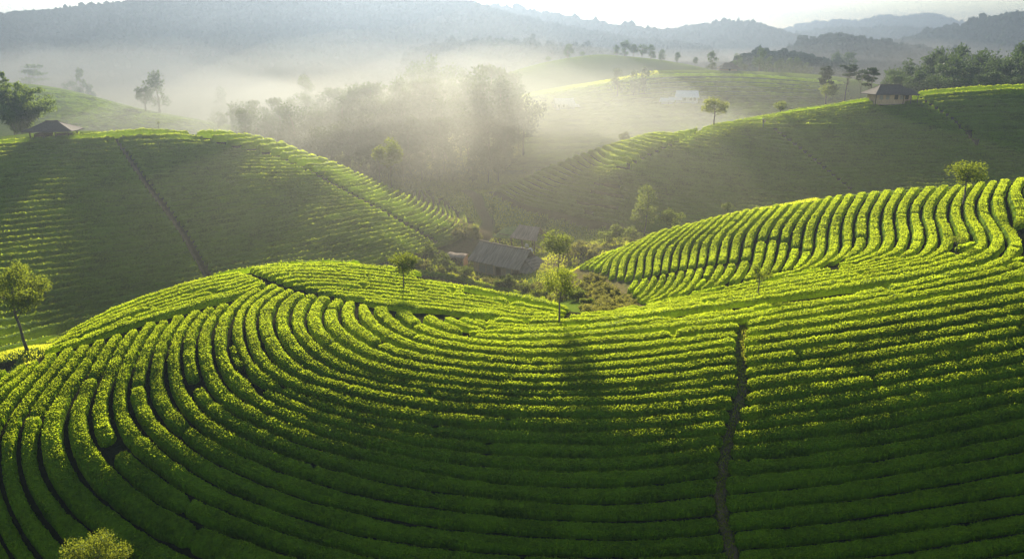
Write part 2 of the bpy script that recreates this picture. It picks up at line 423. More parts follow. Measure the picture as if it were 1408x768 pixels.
GA2 = {
 3: [(566,430),(574,443),(592,455),(627,467),(704,475),(850,467),(950,456),(1018,447)],
 4: [(533,427),(540,439),(552,450),(577,465),(614,475),(704,485),(860,478),(1016,459)],
 5: [(508,423),(513,436),(522,447),(547,465),(577,477),(627,487),(704,496),(860,490),(1014,470)],
 6: [(490,421),(490,435),(494,447),(514,465),(542,480),(577,492),(627,500),(704,507),(860,501),(1013,481)],
 7: [(474,420),(467,435),(469,450),(487,467),(514,485),(552,497),(602,507),(704,518),(860,512),(1014,492)],
 8: [(462,414),(450,424),(444,436),(443,447),(454,467),(477,485),(514,502),(564,515),(627,522),(704,530),(860,525),(1016,505)],
 9: [(457,408),(445,411),(430,420),(422,432),(421,450),(432,470),(457,492),(492,510),(540,522),(602,532),(704,540),(860,537),(1017,519)],
 10: [(445,403),(430,407),(412,417),(402,432),(399,452),(412,475),(434,497),(472,517),(527,532),(590,542),(704,550),(860,549),(1016,532)],
 11: [(425,400),(405,408),(388,420),(379,433),(378,455),(387,475),(407,500),(439,520),(482,532),(552,546),(627,554),(704,560),(860,561),(1009,548)],
 12: [(400,398),(380,411),(362,427),(354,442),(360,472),(374,500),(402,520),(447,538),(507,555),(600,570),(750,580),(870,578),(1004,566)],
 13: [(390,395),(360,413),(342,428),(335,444),(335,465),(342,492),(355,511),(377,528),(420,546),(484,567),(588,586),(750,597),(870,596),(1000,584)],
 15: [(375,391),(340,416),(322,431),(315,447),(314,472),(322,505),(337,524),(352,542),(400,568),(484,596),(588,618),(750,632),(870,631),(990,617)],
 16: [(330,414),(308,432),(294,455),(291,485),(300,515),(322,545),(356,569),(400,588),(484,613),(558,630),(647,642),(750,650),(870,650),(988,637)],
 17: [(310,420),(290,438),(275,460),(271,490),(276,517),(287,545),(341,581),(400,609),(450,624),(528,642),(617,659),(750,672),(870,671),(985,657)],
 18: [(286,426),(264,447),(252,470),(250,501),(257,532),(297,585),(356,615),(424,638),(498,658),(587,675),(750,694),(870,695),(983,682)],
 19: [(265,433),(248,452),(235,475),(229,500),(234,545),(267,590),(327,626),(400,657),(498,685),(617,704),(750,716),(870,720),(985,712)],
 20: [(240,440),(224,462),(212,485),(205,512),(205,549),(226,585),(267,620),(327,653),(400,682),(498,709),(588,726),(750,742),(870,745),(990,737)],
 21: [(220,446),(206,465),(193,490),(180,520),(176,552),(190,590),(226,626),(267,656),(327,685),(409,715),(469,733),(543,748),(647,760),(750,766),(870,769),(998,762)],
 22: [(200,452),(185,472),(169,502),(156,540),(154,570),(166,605),(193,635),(237,668),(297,700),(356,724),(409,742),(470,760),(560,780),(680,792),(860,797),(1003,790)],
 23: [(178,458),(160,484),(142,518),(129,548),(122,573),(128,605),(145,635),(178,668),(220,697),(290,728),(370,755),(450,778),(580,803),(860,826),(1006,818)],
 24: [(155,465),(135,495),(115,530),(102,555),(95,579),(96,608),(110,641),(134,673),(166,703),(208,733),(252,757),(330,790),(450,822),(600,842),(1006,850)],
 25: [(132,472),(112,502),(84,537),(64,567),(48,599),(46,626),(52,659),(71,694),(110,730),(160,768),(240,810),(400,850),(1006,890)],
 26: [(110,479),(88,510),(62,540),(40,576),(24,608),(21,635),(27,659),(53,709),(89,754),(140,800),(260,860),(500,900)],
 27: [(86,487),(62,516),(35,548),(12,587),(0,625),(0,665),(18,710),(45,758),(90,810),(180,870)],
 28: [(62,494),(42,520),(10,548),(-12,580),(-25,630),(-24,680),(-5,725),(25,775),(60,820)],
 29: [(44,501),(22,524),(-12,550),(-36,582),(-50,630),(-50,680),(-32,730),(0,785)],
 31: [(22,510),(-10,532),(-50,562),(-80,600),(-95,660),(-85,730),(-60,790)],
}
for k_ in range(1, 7):                       # and past the left edge
    GA2[31 + 2 * k_] = [(x - 42 * k_, y + 4 * k_) for x, y in GA2[31]]
GB = {
 0: B0r[1:2] and [(1020,449)] + B0r[1:],
 1: [(1024,458),(1056,452),(1156,437),(1256,420),(1356,402),(1440,385)],
 2: [(1022,470),(1056,465),(1156,450),(1256,434),(1356,416),(1440,400)],
 4: [(1023,496),(1056,491),(1156,478),(1256,463),(1356,445),(1440,430)],
 6: [(1026,525),(1056,521),(1156,509),(1256,494),(1356,476),(1440,461)],
 9: [(1016,584),(1056,577),(1156,563),(1256,546),(1350,530),(1440,515)],
 11: [(1003,616),(1104,607),(1204,594),(1304,577),(1440,549)],
 14: [(998,682),(1104,673),(1204,659),(1304,642),(1440,617)],
 16: [(1002,734),(1104,725),(1204,713),(1304,697),(1440,676)],
 18: [(1012,785),(1110,778),(1254,760),(1440,729)],
 21: [(1020,868),(1254,842),(1440,805)],
}
GE = {
 -1: [(1412,256),(1402,272),(1406,295),(1420,317),(1432,337),(1436,350)],
 0: [(1388,257),(1381,272),(1383,295),(1396,317),(1405,337),(1398,355),(1383,365),(1330,380),(1250,397),(1156,412),(1056,425),(950,440),(850,452),(704,460)],
 1: [(1368,260),(1361,277),(1361,295),(1373,317),(1383,337),(1373,352),(1351,364),(1306,375),(1231,392),(1131,410),(1056,419),(950,433),(850,447),(690,451)],
 2: [(1353,262),(1342,280),(1343,300),(1353,320),(1361,337),(1353,350),(1333,360),(1281,375),(1181,392),(1056,412),(950,428),(870,439),(770,444)],
 3: [(1333,264),(1323,282),(1323,302),(1333,325),(1337,340),(1328,350),(1311,357),(1256,371),(1156,390),(1056,406),(960,422),(880,433),(790,439)],
 4: [(1318,266),(1306,282),(1303,302),(1310,322),(1312,342),(1296,354),(1246,367),(1156,384),(1056,401),(960,417),(880,430),(810,436)],
 5: [(1301,267),(1286,287),(1283,302),(1290,322),(1291,340),(1279,354),(1236,365),(1151,380),(1056,396),(960,413),(860,431)],
 6: [(1281,269),(1268,287),(1266,302),(1270,318),(1271,337),(1261,352),(1222,363),(1143,377),(1056,391),(960,410),(880,426)],
 7: [(1261,271),(1249,290),(1249,310),(1252,330),(1246,347),(1212,362),(1138,374),(1056,387),(970,405),(900,420)],
 8: [(1241,273),(1231,290),(1229,310),(1232,330),(1226,347),(1198,360),(1138,371),(1056,384),(985,399),(920,414)],
 9: [(1222,275),(1212,295),(1210,315),(1212,335),(1204,350),(1180,361),(1130,370),(1062,381),(1000,394),(940,408)],
 10: [(1205,277),(1194,298),(1192,320),(1193,337),(1185,350),(1164,361),(1120,370),(1066,379),(1010,391),(950,405)],
 11: [(1188,279),(1177,300),(1173,322),(1173,343),(1163,356),(1143,365),(1110,372),(1070,379),(1020,389)],
 12: [(1170,281),(1159,303),(1155,327),(1155,347),(1146,360),(1128,369),(1090,377),(1040,387)],
 14: [(1138,285),(1126,305),(1120,327),(1118,350),(1107,367),(1088,378),(1050,389),(1000,402),(950,413)],
 15: [(1124,288),(1106,315),(1101,340),(1099,358),(1086,375),(1055,390),(1005,404),(940,417)],
 16: [(1109,291),(1089,320),(1085,342),(1079,363),(1070,377),(1042,391),(992,406),(935,418)],
 17: [(1094,293),(1074,320),(1069,345),(1063,367),(1054,381),(1022,395),(975,408),(930,419)],
 18: [(1079,295),(1059,320),(1052,345),(1048,366),(1038,383),(1005,397),(960,410),(920,419)],
 19: [(1062,298),(1042,323),(1037,348),(1031,373),(1020,389),(985,403),(945,414),(905,421)],
 20: [(1047,300),(1021,331),(1016,358),(1010,377),(995,395),(960,409),(925,418),(890,423)],
 21: [(1033,302),(1006,333),(1001,358),(993,380),(975,399),(940,412),(900,423)],
 22: [(1019,304),(991,336),(985,362),(977,384),(959,402),(930,413),(895,423)],
 23: [(1005,307),(976,338),(971,365),(964,385),(947,405),(918,417),(888,424)],
 24: [(992,310),(963,341),(957,367),(952,385),(937,405),(915,416),(884,424)],
 25: [(979,313),(951,342),(945,370),(940,385),(925,405),(905,416),(880,423)],
 26: [(966,316),(938,344),(932,372),(927,388),(912,408),(880,423)],
 27: [(954,319),(926,347),(920,375),(915,390),(899,410),(876,423)],
 28: [(942,322),(913,350),(907,377),(902,393),(889,411),(872,421)],
 29: [(930,325),(901,349),(896,379),(890,395),(879,410),(868,418)],
 30: [(917,328),(888,352),(884,381),(879,392),(864,412)],
 31: [(904,331),(878,355),(872,384),(862,402)],
 32: [(890,334),(864,359),(858,387)],
 33: [(878,338),(852,362),(846,387)],
 34: [(866,342),(841,363),(836,383)],
 35: [(852,346),(830,365),(822,381)],
 36: [(843,350),(815,374)],
 37: [(833,353),(806,372)],
 38: [(822,357),(796,374)],
 39: [(812,361),(789,372)],
}
for k_ in range(1, 8):                       # the same rows carry on past the right edge of the picture
    GE[-1 - k_] = [(x + 23 * k_, y - 1.2 * k_) for x, y in GE[-1]]
GD = {0: [(330,374),(400,366),(455,363.5),(520,367),(600,378),(660,391),(704,402),(740,412),(780,425)],
      0.4: [(355,386),(400,379),(455,380),(520,386),(600,397),(660,406),(704,416),(740,423),(780,431)],
      1: [(480,414),(510,421),(545,426),(575,430),(620,434),(660,438),(704,442.5),(735,444),(768,442)]}
GF = {0: [(14,511),(60,478.5),(100,454.5),(150,428.5),(200,408.5),(250,391.5),(300,379.5),(350,372.5)],
      1: [(24,513),(60,494.5),(115,476.5),(160,462.5),(210,446.5),(250,436.5),(290,424.5),(330,415),(377,392)]}
GL_ = {0: [(-60,205),(0,197),(100,189),(200,184),(280,186),(330,189)],
      3: [(-60,219),(0,212),(150,205),(265,200),(310,202),(348,200),(375,196)],
      10: [(-60,264),(0,257),(200,243),(350,233),(415,234),(456,233),(472,228),(476,222)],
      19: [(-60,330),(0,323),(233,300),(400,277),(480,271),(517,264),(532,253),(530,246),(520,240)],
      25: [(-60,385),(0,375),(200,350),(400,318),(500,298),(547,292),(573,281),(577,269),(566,257)],
      31: [(-60,446),(0,435),(77,420),(267,385),(470,346),(560,325),(600,313),(616,300),(612,287)],
      36: [(-60,505),(0,490),(100,467),(250,430),(400,395),(520,365),(590,345),(632,330),(645,317),(640,304)]}
GQ = {0: [(1480,122),(1408,121.5),(1300,127),(1200,138),(1100,153),(1040,163),(990,172),(965,173)],
      11: [(1480,184),(1408,183.5),(1250,182.5),(1120,181),(1040,178),(975,177),(955,178),(935,182)],
      19: [(1480,226),(1408,224),(1250,222),(1100,218),(1000,208),(940,200),(905,198),(890,195),(880,194)],
      26: [(1480,272),(1408,268),(1250,262),(1100,254),(1000,245),(900,234),(850,231),(825,225),(812,215)],
      32: [(1480,312),(1250,300),(1100,292),(1000,285),(900,272),(820,257),(778,249),(756,240)],
      37: [(1480,340),(1250,330),(1100,322),(1000,315),(900,300),(830,288),(760,276),(722,266),(706,257)],
      40: [(1250,350),(1000,338),(900,322),(830,308),(760,292),(705,276),(688,266)]}
GM = {0: [(722,134),(800,121),(900,103),(1000,101),(1160,113)], 6: [(722,150),(800,147),(900,140),(1000,138),(1170,140)], 22: [(715,215),(800,214),(900,208),(1000,205),(1150,196)], 30: [(690,238),(800,235),(900,228),(960,224)]}
GP = {0: [(40,121),(110,131),(190,153),(290,172)], 12: [(40,175),(150,182),(250,184),(300,182)]}

PATH1 = [(10,514),(60,493),(115,475),(160,461),(210,445.5),(250,436),(290,424),(318,417.5)]
PATH2 = [(336,377),(358,385),(380,393),(400,400.5),(430,408),(455,412),(480,416),(500,421),(520,426),(545,430),(570,434),(600,438),(640,441.5),(668,445)]
VPATH = [(1022,444),(1021,456),(1017,475),(1019,505),(1021,535),(1010,580),(1000,610),(994,650),(990,680),(996,720),(1009,768),(1020,830),(1028,900)]
def seg_dist(P, line):
    P = np.asarray(P, float); L = np.asarray(line, float)
    a, b = L[:-1], L[1:]
    ab = b - a
    t = np.clip(((P[:, None] - a[None]) * ab[None]).sum(-1) / ((ab**2).sum(-1)[None] + 1e-9), 0, 1)
    return np.sqrt(((P[:, None] - (a[None] + t[..., None] * ab[None]))**2).sum(-1)).min(1)

HEDGES = []      # dicts: world polyline etc.
def add_family(code, guides, rows, yr, cuts=(), discs=(), extend_a=0.0, extend_b=0.0, group='', step=0.4, n=200, keep='all'):
    for r, P in zip(rows, family(guides, rows, n)):
        ok = np.ones(len(P), bool)
        for line, hw in cuts:
            ok &= seg_dist(P, line) > hw
        for (dx, dy, dr) in discs:
            ok &= np.hypot(P[:, 0] - dx, P[:, 1] - dy) > dr
        X, Y = unproject(P[:, 0], P[:, 1], *yr)
        ok &= ~np.isnan(Y)
        idx = np.flatnonzero(ok)
        if len(idx) < 3: continue
        runs = np.split(idx, np.flatnonzero(np.diff(idx) > 1) + 1)
        # a jump in depth also splits a run
        rr = []
        for q in runs:
            if len(q) < 3: continue
            d = np.hypot(np.diff(X[q]), np.diff(Y[q]))
            cut = np.flatnonzero(d > max(8 * np.median(d), 4.0)) + 1
            rr += [s for s in np.split(q, cut) if len(s) >= 3]
        if keep == 'longest' and rr:
            rr = [max(rr, key=len)]
        elif keep == 'last' and rr:
            rr = [rr[-1]]
        elif keep == 'first' and rr:
            rr = [rr[0]]
        for k, q in enumerate(rr):
            W = np.stack([X[q], Y[q]], 1)
            if extend_a and q[0] <= n // 32:
                t = W[0] - W[min(4, len(W) - 1)]; t /= np.linalg.norm(t) + 1e-9
                W = np.vstack([[W[0] + t * e for e in np.linspace(extend_a, 0.6, 5)], W])
            if extend_b and q[-1] >= len(P) - n // 32 - 1:
                t = W[-1] - W[max(-5, -len(W))]; t /= np.linalg.norm(t) + 1e-9
                W = np.vstack([W, [W[-1] + t * e for e in np.linspace(0.6, extend_b, 5)]])
            # smooth and resample in the world
            L = np.concatenate([[0], np.cumsum(np.hypot(*np.diff(W, axis=0).T))])
            if L[-1] < 0.9: continue
            m = max(4, int(L[-1] / step) + 1)
            t = np.linspace(0, L[-1], m)
            W = np.stack([np.interp(t, L, W[:, 0]), np.interp(t, L, W[:, 1])], 1)
            for _ in range(3):
                W[1:-1] = 0.25 * W[:-2] + 0.5 * W[1:-1] + 0.25 * W[2:]
            HEDGES.append(dict(code=code, row=r, part=k, nparts=len(rr), W=W, group=group))
half = lambda a, b: [i + 0.5 for i in range(a, b)]
NEARY, LEFTY, FARY = (30, 126), (88, 192), (128, 222)
GRP_NEAR = 'trimmed tea hedges in curving rows on the near hill'
GRP_E = 'trimmed tea hedges on the sunlit right hand slope'
GRP_L = 'tea hedges on the shaded hill at the left'
GRP_Q = 'tea hedges on the far hill at the right'
p12 = [(PATH1, 3.0), (PATH2, 3.0)]
BR = [(267,535,5),(283,530,4),(30,657,7),(12,716,6),(158,627,6),(150,618,4),(72,530,3),(360,532,4.5),(352,526,4.5),(420,487,0)]
add_family('lower', GA, [1.5, 2.5], NEARY, p12, [(1012,441,3)], 0, 16.0, GRP_NEAR)
add_family('apron', GA2, [i + 0.5 for i in range(3, 13)], NEARY, p12 + [(VPATH, 5)], BR, 0, 0, GRP_NEAR, keep='longest')
add_family('apron', GA2, [13.5, 14.5], NEARY, p12 + [(VPATH, 6)], [(358,536,9), (350,528,6)], 0, 0, GRP_NEAR)
add_family('apron', GA2, [i + 0.5 for i in range(15, 43)], NEARY, p12 + [(VPATH, 7)], BR, 0, 0, GRP_NEAR)
add_family('right', GB, half(0, 21), NEARY, [(VPATH, 6)], [(1420,452,0)], 0, 16.0, GRP_NEAR, keep='longest')
add_family('cap', GD, [(i + 0.5) / 13 for i in range(13)], NEARY, [(PATH2, 3.2)], [(585,382,4),(640,405,3),(700,436,3),(575,384,3)], 0, 0, GRP_NEAR, keep='longest')
add_family('strip', GF, [(i + 0.5) / 9 for i in range(9)], NEARY, [(PATH1, 2.2), (PATH2, 3.0)], [(205,432,2.5),(125,462,2.5)], 0, 0, GRP_NEAR, keep='longest')
GX = {0: [(632,438),(660,442),(704,445.5),(740,447),(775,446)], 1: [(624,439),(640,447),(662,453),(704,458.5),(775,456)]}
add_family('cap', GX, [0.2, 0.55, 0.9], NEARY, [(PATH2, 2.5)], [], 0, 0, GRP_NEAR, keep='longest')
XP = [(1036,352),(1035,361),(995,366),(970,369),(930,376),(905,381),(880,387),(862,390)]
XP2 = [(1036,352),(1040,336),(1058,334),(1072,334),(1086,340),(1094,346),(1108,350)]
GUL = [(884,425),(874,418),(865,408),(855,397),(842,389),(828,383),(812,377),(796,374),(786,373)]
add_family('slope', GE, [i - 0.5 for i in range(-7, 40)], NEARY, [(XP, 2.4), (XP2, 2.0), (GUL, 3.5)],
           [(1250,297,5),(1268,301,4),(1288,305,4),(1307,281,4),(1323,281,3),(1133,372,4),(1150,371,4),(1302,349,4),(1105,293,4),(1068,378,4),(1062,380,3),(1185,332,3),(940,377,0),(967,385,3),(1312,349,3)],
           5.0, 0, GRP_E)
LP = [(158,196),(170,212),(195,250),(225,290),(250,325),(283,385)]
LP3 = [(255,185),(300,198.5),(370,214),(430,238.5),(480,267),(540,299),(600,335)]
add_family('left hill', GL_, half(0, 36), LEFTY, [(LP, 1.0), (LP3, 1.5)], [], 24.0, 5.0, GRP_L, step=1.0, n=600)
QP1 = [(1060,176),(1100,205),(1130,230),(1172,264)]
QP2 = [(1262,134),(1310,165),(1345,203)]
QP3 = [(968,176),(955,186),(917,203),(853,236)]
add_family('far hill', GQ, [i + 0.5 for i in range(0, 40) if i != 10], FARY, [(QP1, 1.2), (QP2, 1.2), (QP3, 1.2)], [(1222,136,13),(1208,137,10),(1236,136,10)], 0, 6.0, GRP_Q, step=1.2, n=600)
BACK = []
for gd, nn, yr in ((GM, 30, (222, 345)), (GP, 12, (235, 315))):
    for P in family(gd, half(0, nn), 120):
        X, Y = unproject(P[:, 0], P[:, 1], *yr)
        q = np.flatnonzero(~np.isnan(Y))
        if len(q) > 8: BACK.append(np.stack([X[q], Y[q]], 1))

# --- spacing: drop what crowds its neighbours, then find how wide each row may grow
def settle(hs, rmin, wmax):
    pts = np.vstack([h['W'] for h in hs]); own = np.concatenate([np.full(len(h['W']), i) for i, h in enumerate(hs)])
    from mathutils.kdtree import KDTree
    kd = KDTree(len(pts))
    for i, p in enumerate(pts): kd.insert((p[0], p[1], 0), i)
    kd.balance()
    alive = np.ones(len(pts), bool)
    off = np.concatenate([[0], np.cumsum([len(h['W']) for h in hs])])
    order = sorted(range(len(hs)), key=lambda i: -len(hs[i]['W']))
    done = np.zeros(len(hs), bool)
    for i in order:
        for k in range(off[i], off[i + 1]):
            for co, j, d in kd.find_range((pts[k][0], pts[k][1], 0), rmin):
                if own[j] != i and done[own[j]] and alive[j]:
                    alive[k] = False; break
        done[i] = True
    out = []
    for i, h in enumerate(hs):
        a = alive[off[i]:off[i + 1]]
        idx = np.flatnonzero(a)
        if len(idx) == 0: continue
        runs = [q for q in np.split(idx, np.flatnonzero(np.diff(idx) > 1) + 1) if len(q) >= 4]
        for k, q in enumerate(runs):
            g = dict(h); g['W'] = h['W'][q]; out.append(g)
    pts = np.vstack([h['W'] for h in out]); own = np.concatenate([np.full(len(h['W']), i) for i, h in enumerate(out)])
    kd = KDTree(len(pts))
    for i, p in enumerate(pts): kd.insert((p[0], p[1], 0), i)
    kd.balance()
    for i, h in enumerate(out):
        W = h['W']; T = np.gradient(W, axis=0); T /= np.linalg.norm(T, axis=1)[:, None] + 1e-9
        h['T'] = T
        lr = np.full((len(W), 2), np.nan)
        for k in range(len(W)):
            for co, j, d in kd.find_range((W[k][0], W[k][1], 0), wmax * 2.2):
                if own[j] == i: continue
                dx, dy = co[0] - W[k][0], co[1] - W[k][1]
                lon = dx * T[k][0] + dy * T[k][1]; lat = -dx * T[k][1] + dy * T[k][0]
                if abs(lon) < 0.55 * abs(lat) + 0.3:
                    s = 0 if lat > 0 else 1
                    if np.isnan(lr[k, s]) or abs(lat) < lr[k, s]: lr[k, s] = abs(lat)
        o = lr[:, ::-1]
        lr = np.where(np.isnan(lr), np.where(np.isnan(o), wmax, o), lr) / 2
        lr = np.minimum(lr, wmax)
        ker = np.ones(7) / 7
        if len(lr) > 8:
            for s in (0, 1):
                lr[:, s] = np.convolve(np.pad(lr[:, s], 3, mode='edge'), ker, mode='valid')
        h['lr'] = lr
    return out
near = settle([h for h in HEDGES if h['code'] in ('lower', 'apron', 'right', 'cap', 'strip', 'slope')], 0.62, 1.25)
mid = settle([h for h in HEDGES if h['code'] == 'left hill'], 0.75, 1.6)
far = settle([h for h in HEDGES if h['code'] == 'far hill'], 0.7, 1.6)

def hedge_geo(h, step, m, jit, gap, hscale, seed):
    rng = np.random.default_rng(seed)
    W, lr = h['W'], h['lr']
    L = np.concatenate([[0], np.cumsum(np.hypot(*np.diff(W, axis=0).T))])
    n = max(6, int(L[-1] / step))
    t = np.linspace(0, L[-1], n)
    x, y = np.interp(t, L, W[:, 0]), np.interp(t, L, W[:, 1])
    l, r = np.interp(t, L, lr[:, 0]) - gap, np.interp(t, L, lr[:, 1]) - gap
    tx, ty = np.gradient(x), np.gradient(y); q = np.hypot(tx, ty) + 1e-9; tx /= q; ty /= q
    def wob(lam, amp):
        k = max(3, int(L[-1] / lam) + 2)
        return np.interp(np.linspace(0, k - 1, n), np.arange(k), rng.normal(0, amp, k))
    wm = 1 + wob(0.7, 0.045) + wob(4.0, 0.05); hm = 1 + wob(0.8, 0.07) + wob(5.0, 0.07)
    l = np.maximum(l, 0.2) * wm; r = np.maximum(r, 0.2) * wm
    H = np.clip(0.30 + 0.52 * (l + r) / 2, 0.42, 0.92) * hm * hscale
    for _ in range(int(rng.poisson(L[-1] / 40.0 if m > 11 else 0))):          # a weak or missing bush here and there
        c0 = rng.uniform(0, L[-1]); g0 = np.exp(-((t - c0) / rng.uniform(0.18, 0.40))**2) * rng.uniform(0.25, 0.75)
        H = H * (1 - g0); l = l * (1 - 0.5 * g0); r = r * (1 - 0.5 * g0)
    e = np.minimum(t, L[-1] - t); R = np.minimum(0.85 * (l + r) / 2, L[-1] / 2.2)
    cap = np.sqrt(np.clip(1 - (1 - np.clip(e / np.maximum(R, 1e-3), 0, 1))**2, 0.0, 1))
    l, r = l * (0.12 + 0.88 * cap), r * (0.12 + 0.88 * cap); H = H * (0.25 + 0.75 * cap)
    s = np.linspace(-1, 1, m); s = np.sign(s) * np.abs(s)**0.8
    prof = (1 - np.abs(s)**3.8)**0.6
    off = np.where(s[None] < 0, s[None] * r[:, None], s[None] * l[:, None])
    X = x[:, None] - ty[:, None] * off; Y = y[:, None] + tx[:, None] * off
    Z = ground(X, Y) + H[:, None] * prof[None] - 0.08 * (prof[None] < 1e-6)
    V = np.stack([X, Y, Z], -1)
    J = rng.normal(0, jit, V.shape); J[:, 0] = 0; J[:, -1] = 0
    V += J
    a = (np.arange(n - 1)[:, None] * m + np.arange(m - 1)[None]).ravel()
    Q = np.stack([a, a + m, a + m + 1, a + 1], 1)
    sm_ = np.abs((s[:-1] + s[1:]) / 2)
    top_ = np.tile((sm_ < (0.50 if m > 11 else 0.45)).astype(int), n - 1)  # top faces get the paler colour, so rows look top-lit even in shade
    ends = [(0, j, j + 1) for j in range(1, m - 1)] + [((n - 1) * m, (n - 1) * m + j + 1, (n - 1) * m + j) for j in range(1, m - 1)]
    # outward normals of the dome for the leaf sprays
    nx = -ty[:, None] * np.sign(off) * np.abs(s[None])**3; ny = tx[:, None] * np.sign(off) * np.abs(s[None])**3
    nrm = np.stack([nx, ny, np.broadcast_to(prof[None] + 0.15, nx.shape)], -1)
    nrm /= np.linalg.norm(nrm, axis=-1)[..., None]
    nrm[:, np.abs(s) > (0.72 if m > 11 else 0.42)] = 0
    return V.reshape(-1, 3), Q, np.array(ends), nrm.reshape(-1, 3), L[-1] * (l + r).mean(), top_
def leaf_tris(V, nrm, count, size, rng, jit=0.02):
    """small leaves standing up out of a surface: one triangle each"""
    top = np.flatnonzero(np.abs(nrm).sum(1) > 0.1)
    k = top[rng.integers(0, len(top), count)]
    P = V[k] + rng.normal(0, size * 0.55, (count, 3)) * 0.8 + nrm[k] * jit
    d = nrm[k] * 0.9 + rng.normal(0, 0.6, (count, 3)); d /= np.linalg.norm(d, axis=1)[:, None]
    w = np.cross(d, rng.normal(0, 1, (count, 3))); w /= np.linalg.norm(w, axis=1)[:, None] + 1e-9
    sz = size * rng.gamma(4.0, 0.25, (count, 1)).clip(0.35, 2.0)
    A = P - w * sz * 0.33; B = P + w * sz * 0.33; C = P + d * sz
    VV = np.stack([A, B, C], 1).reshape(-1, 3)
    return VV, np.arange(count * 3).reshape(-1, 3)

# ------------------------------------------------------------------ the hedges as objects, the largest in the picture first
def ordinal(n):
    s = ['', 'first', 'second', 'third', 'fourth', 'fifth', 'sixth', 'seventh', 'eighth', 'ninth', 'tenth', 'eleventh', 'twelfth', 'thirteenth', 'fourteenth', 'fifteenth', 'sixteenth', 'seventeenth', 'eighteenth', 'nineteenth', 'twentieth']
    if n <= 20: return s[n]
    tens = ['', '', 'twenty', 'thirty', 'forty'][n // 10]
    return tens[:-1] + 'ieth' if n % 10 == 0 else tens + '-' + s[n % 10]
allh = near + mid + far
for h in allh:
    W = h['W']; z = ground(W[:, 0], W[:, 1]) + 0.6
    px, py = project(W[:, 0], W[:, 1], z)
    inside = (px > -15) & (px < 1423) & (py < 785) & (py > 0)
    h['vis'] = inside.mean()
    d = np.hypot(W[:, 1], z)
    wpx = (h['lr'].sum(1)) / d * FPX
    seg = np.hypot(np.gradient(px), np.gradient(py))
    h['area'] = float((seg * wpx * inside).sum())
    h['px'], h['py'] = px.mean(), py.mean()
allh.sort(key=lambda h: -h['area'])
seen = [h for h in allh if h['vis'] > 0.0]
INDIV = seen[:300]
REST = seen[300:] + [h for h in allh if h['vis'] <= 0.0]
# ordinals among what is built
def rank_rows(code):
    rows = sorted({h['row'] for h in seen if h['code'] == code})
    return {r: i + 1 for i, r in enumerate(rows)}
RK = {c: rank_rows(c) for c in ('apron', 'right', 'cap', 'strip', 'slope', 'left hill', 'far hill', 'lower')}
byrow = {}
for h in INDIV: byrow.setdefault((h['code'], h['row']), []).append(h)
for (c, r), L in byrow.items():
    L.sort(key=lambda h: h['px'] if c in ('left hill', 'far hill', 'lower', 'right', 'cap', 'strip') else h['py'])
    o = ordinal(RK[c][r])
    for i, h in enumerate(L):
        side = c in ('left hill', 'far hill', 'lower', 'right', 'cap', 'strip')
        where = ('leftmost piece' if side else 'top piece') if i == 0 else ('rightmost piece' if side else 'lowest piece') if i == len(L) - 1 else ordinal(i + 1) + ' piece'
        tail = '' if len(L) == 1 else ', ' + where
        h['label'] = {
            'apron': f'curved tea hedge left of the dirt path, {o} row below the saddle',
            'lower': f'unbroken tea hedge sweeping above the dirt path, {o} row down',
            'right': f'tea hedge right of the dirt path, {o} row below the path top',
            'cap': f'fine tea hedge on the near hilltop, {o} row from its lower edge' if r <= 1 and r > 0.97 else f'fine tea hedge on the near hilltop, {o} row down from the crest',
            'strip': f'thin tea hedge above the diagonal footpath, {o} row below the crest',
            'slope': f'sunlit tea hedge on the right slope, {o} row from the right',
            'left hill': f'dim tea hedge on the left hill, {o} row below the crest',
            'far hill': f'misty tea hedge, far right hill, {o} row below the crest',
        }[c] + tail
NLEAF = 0
for i, h in enumerate(INDIV + REST):
    c = h['code']
    dist = float(np.hypot(h['W'][:, 1], 28).mean())
    isnear = c in ('lower', 'apron', 'right', 'cap', 'strip', 'slope')
    if isnear:
        V, Q, E, nr, area, tf = hedge_geo(h, 0.085 if dist < 75 else 0.11, 17 if dist < 75 else 13, 0.040, 0.135, 1.0, 100 + i)
    else:
        V, Q, E, nr, area, tf = hedge_geo(h, 0.26, 11, 0.035, 0.34, 1.55, 100 + i)
    h['geo'] = (V, Q, E, nr, area, dist, isnear, tf)
def with_leaves(h, i):
    V, Q, E, nr, area, dist, isnear, tf = h['geo']
    global NLEAF
    rng = np.random.default_rng(900 + i)
    if isnear:
        cnt = int(area * (560 if dist < 60 else 380 if dist < 85 else 230)); NLEAF += cnt
        LV, LT = leaf_tris(V, nr, cnt, 0.052 if dist < 60 else 0.066 if dist < 85 else 0.082, rng)
    else:
        cnt = int(area * 16)
        LV, LT = leaf_tris(V, nr, cnt, 0.15, rng)
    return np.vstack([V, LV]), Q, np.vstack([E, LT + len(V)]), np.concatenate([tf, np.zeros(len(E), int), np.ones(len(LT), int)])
for i, h in enumerate(INDIV):
    V, Q, T, MI = with_leaves(h, i)
    mid_ = h['W'][len(h['W']) // 2]
    loc = (float(mid_[0]), float(mid_[1]), float(ground(mid_[0], mid_[1])))
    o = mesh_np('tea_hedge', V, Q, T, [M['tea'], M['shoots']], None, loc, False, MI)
    tag(o, h['label'], 'hedge', h['group'])
mb = MB()
for i, h in enumerate(REST):
    V, Q, T, MI = with_leaves(h, i + 500)
    mb.add(V, Q, T)
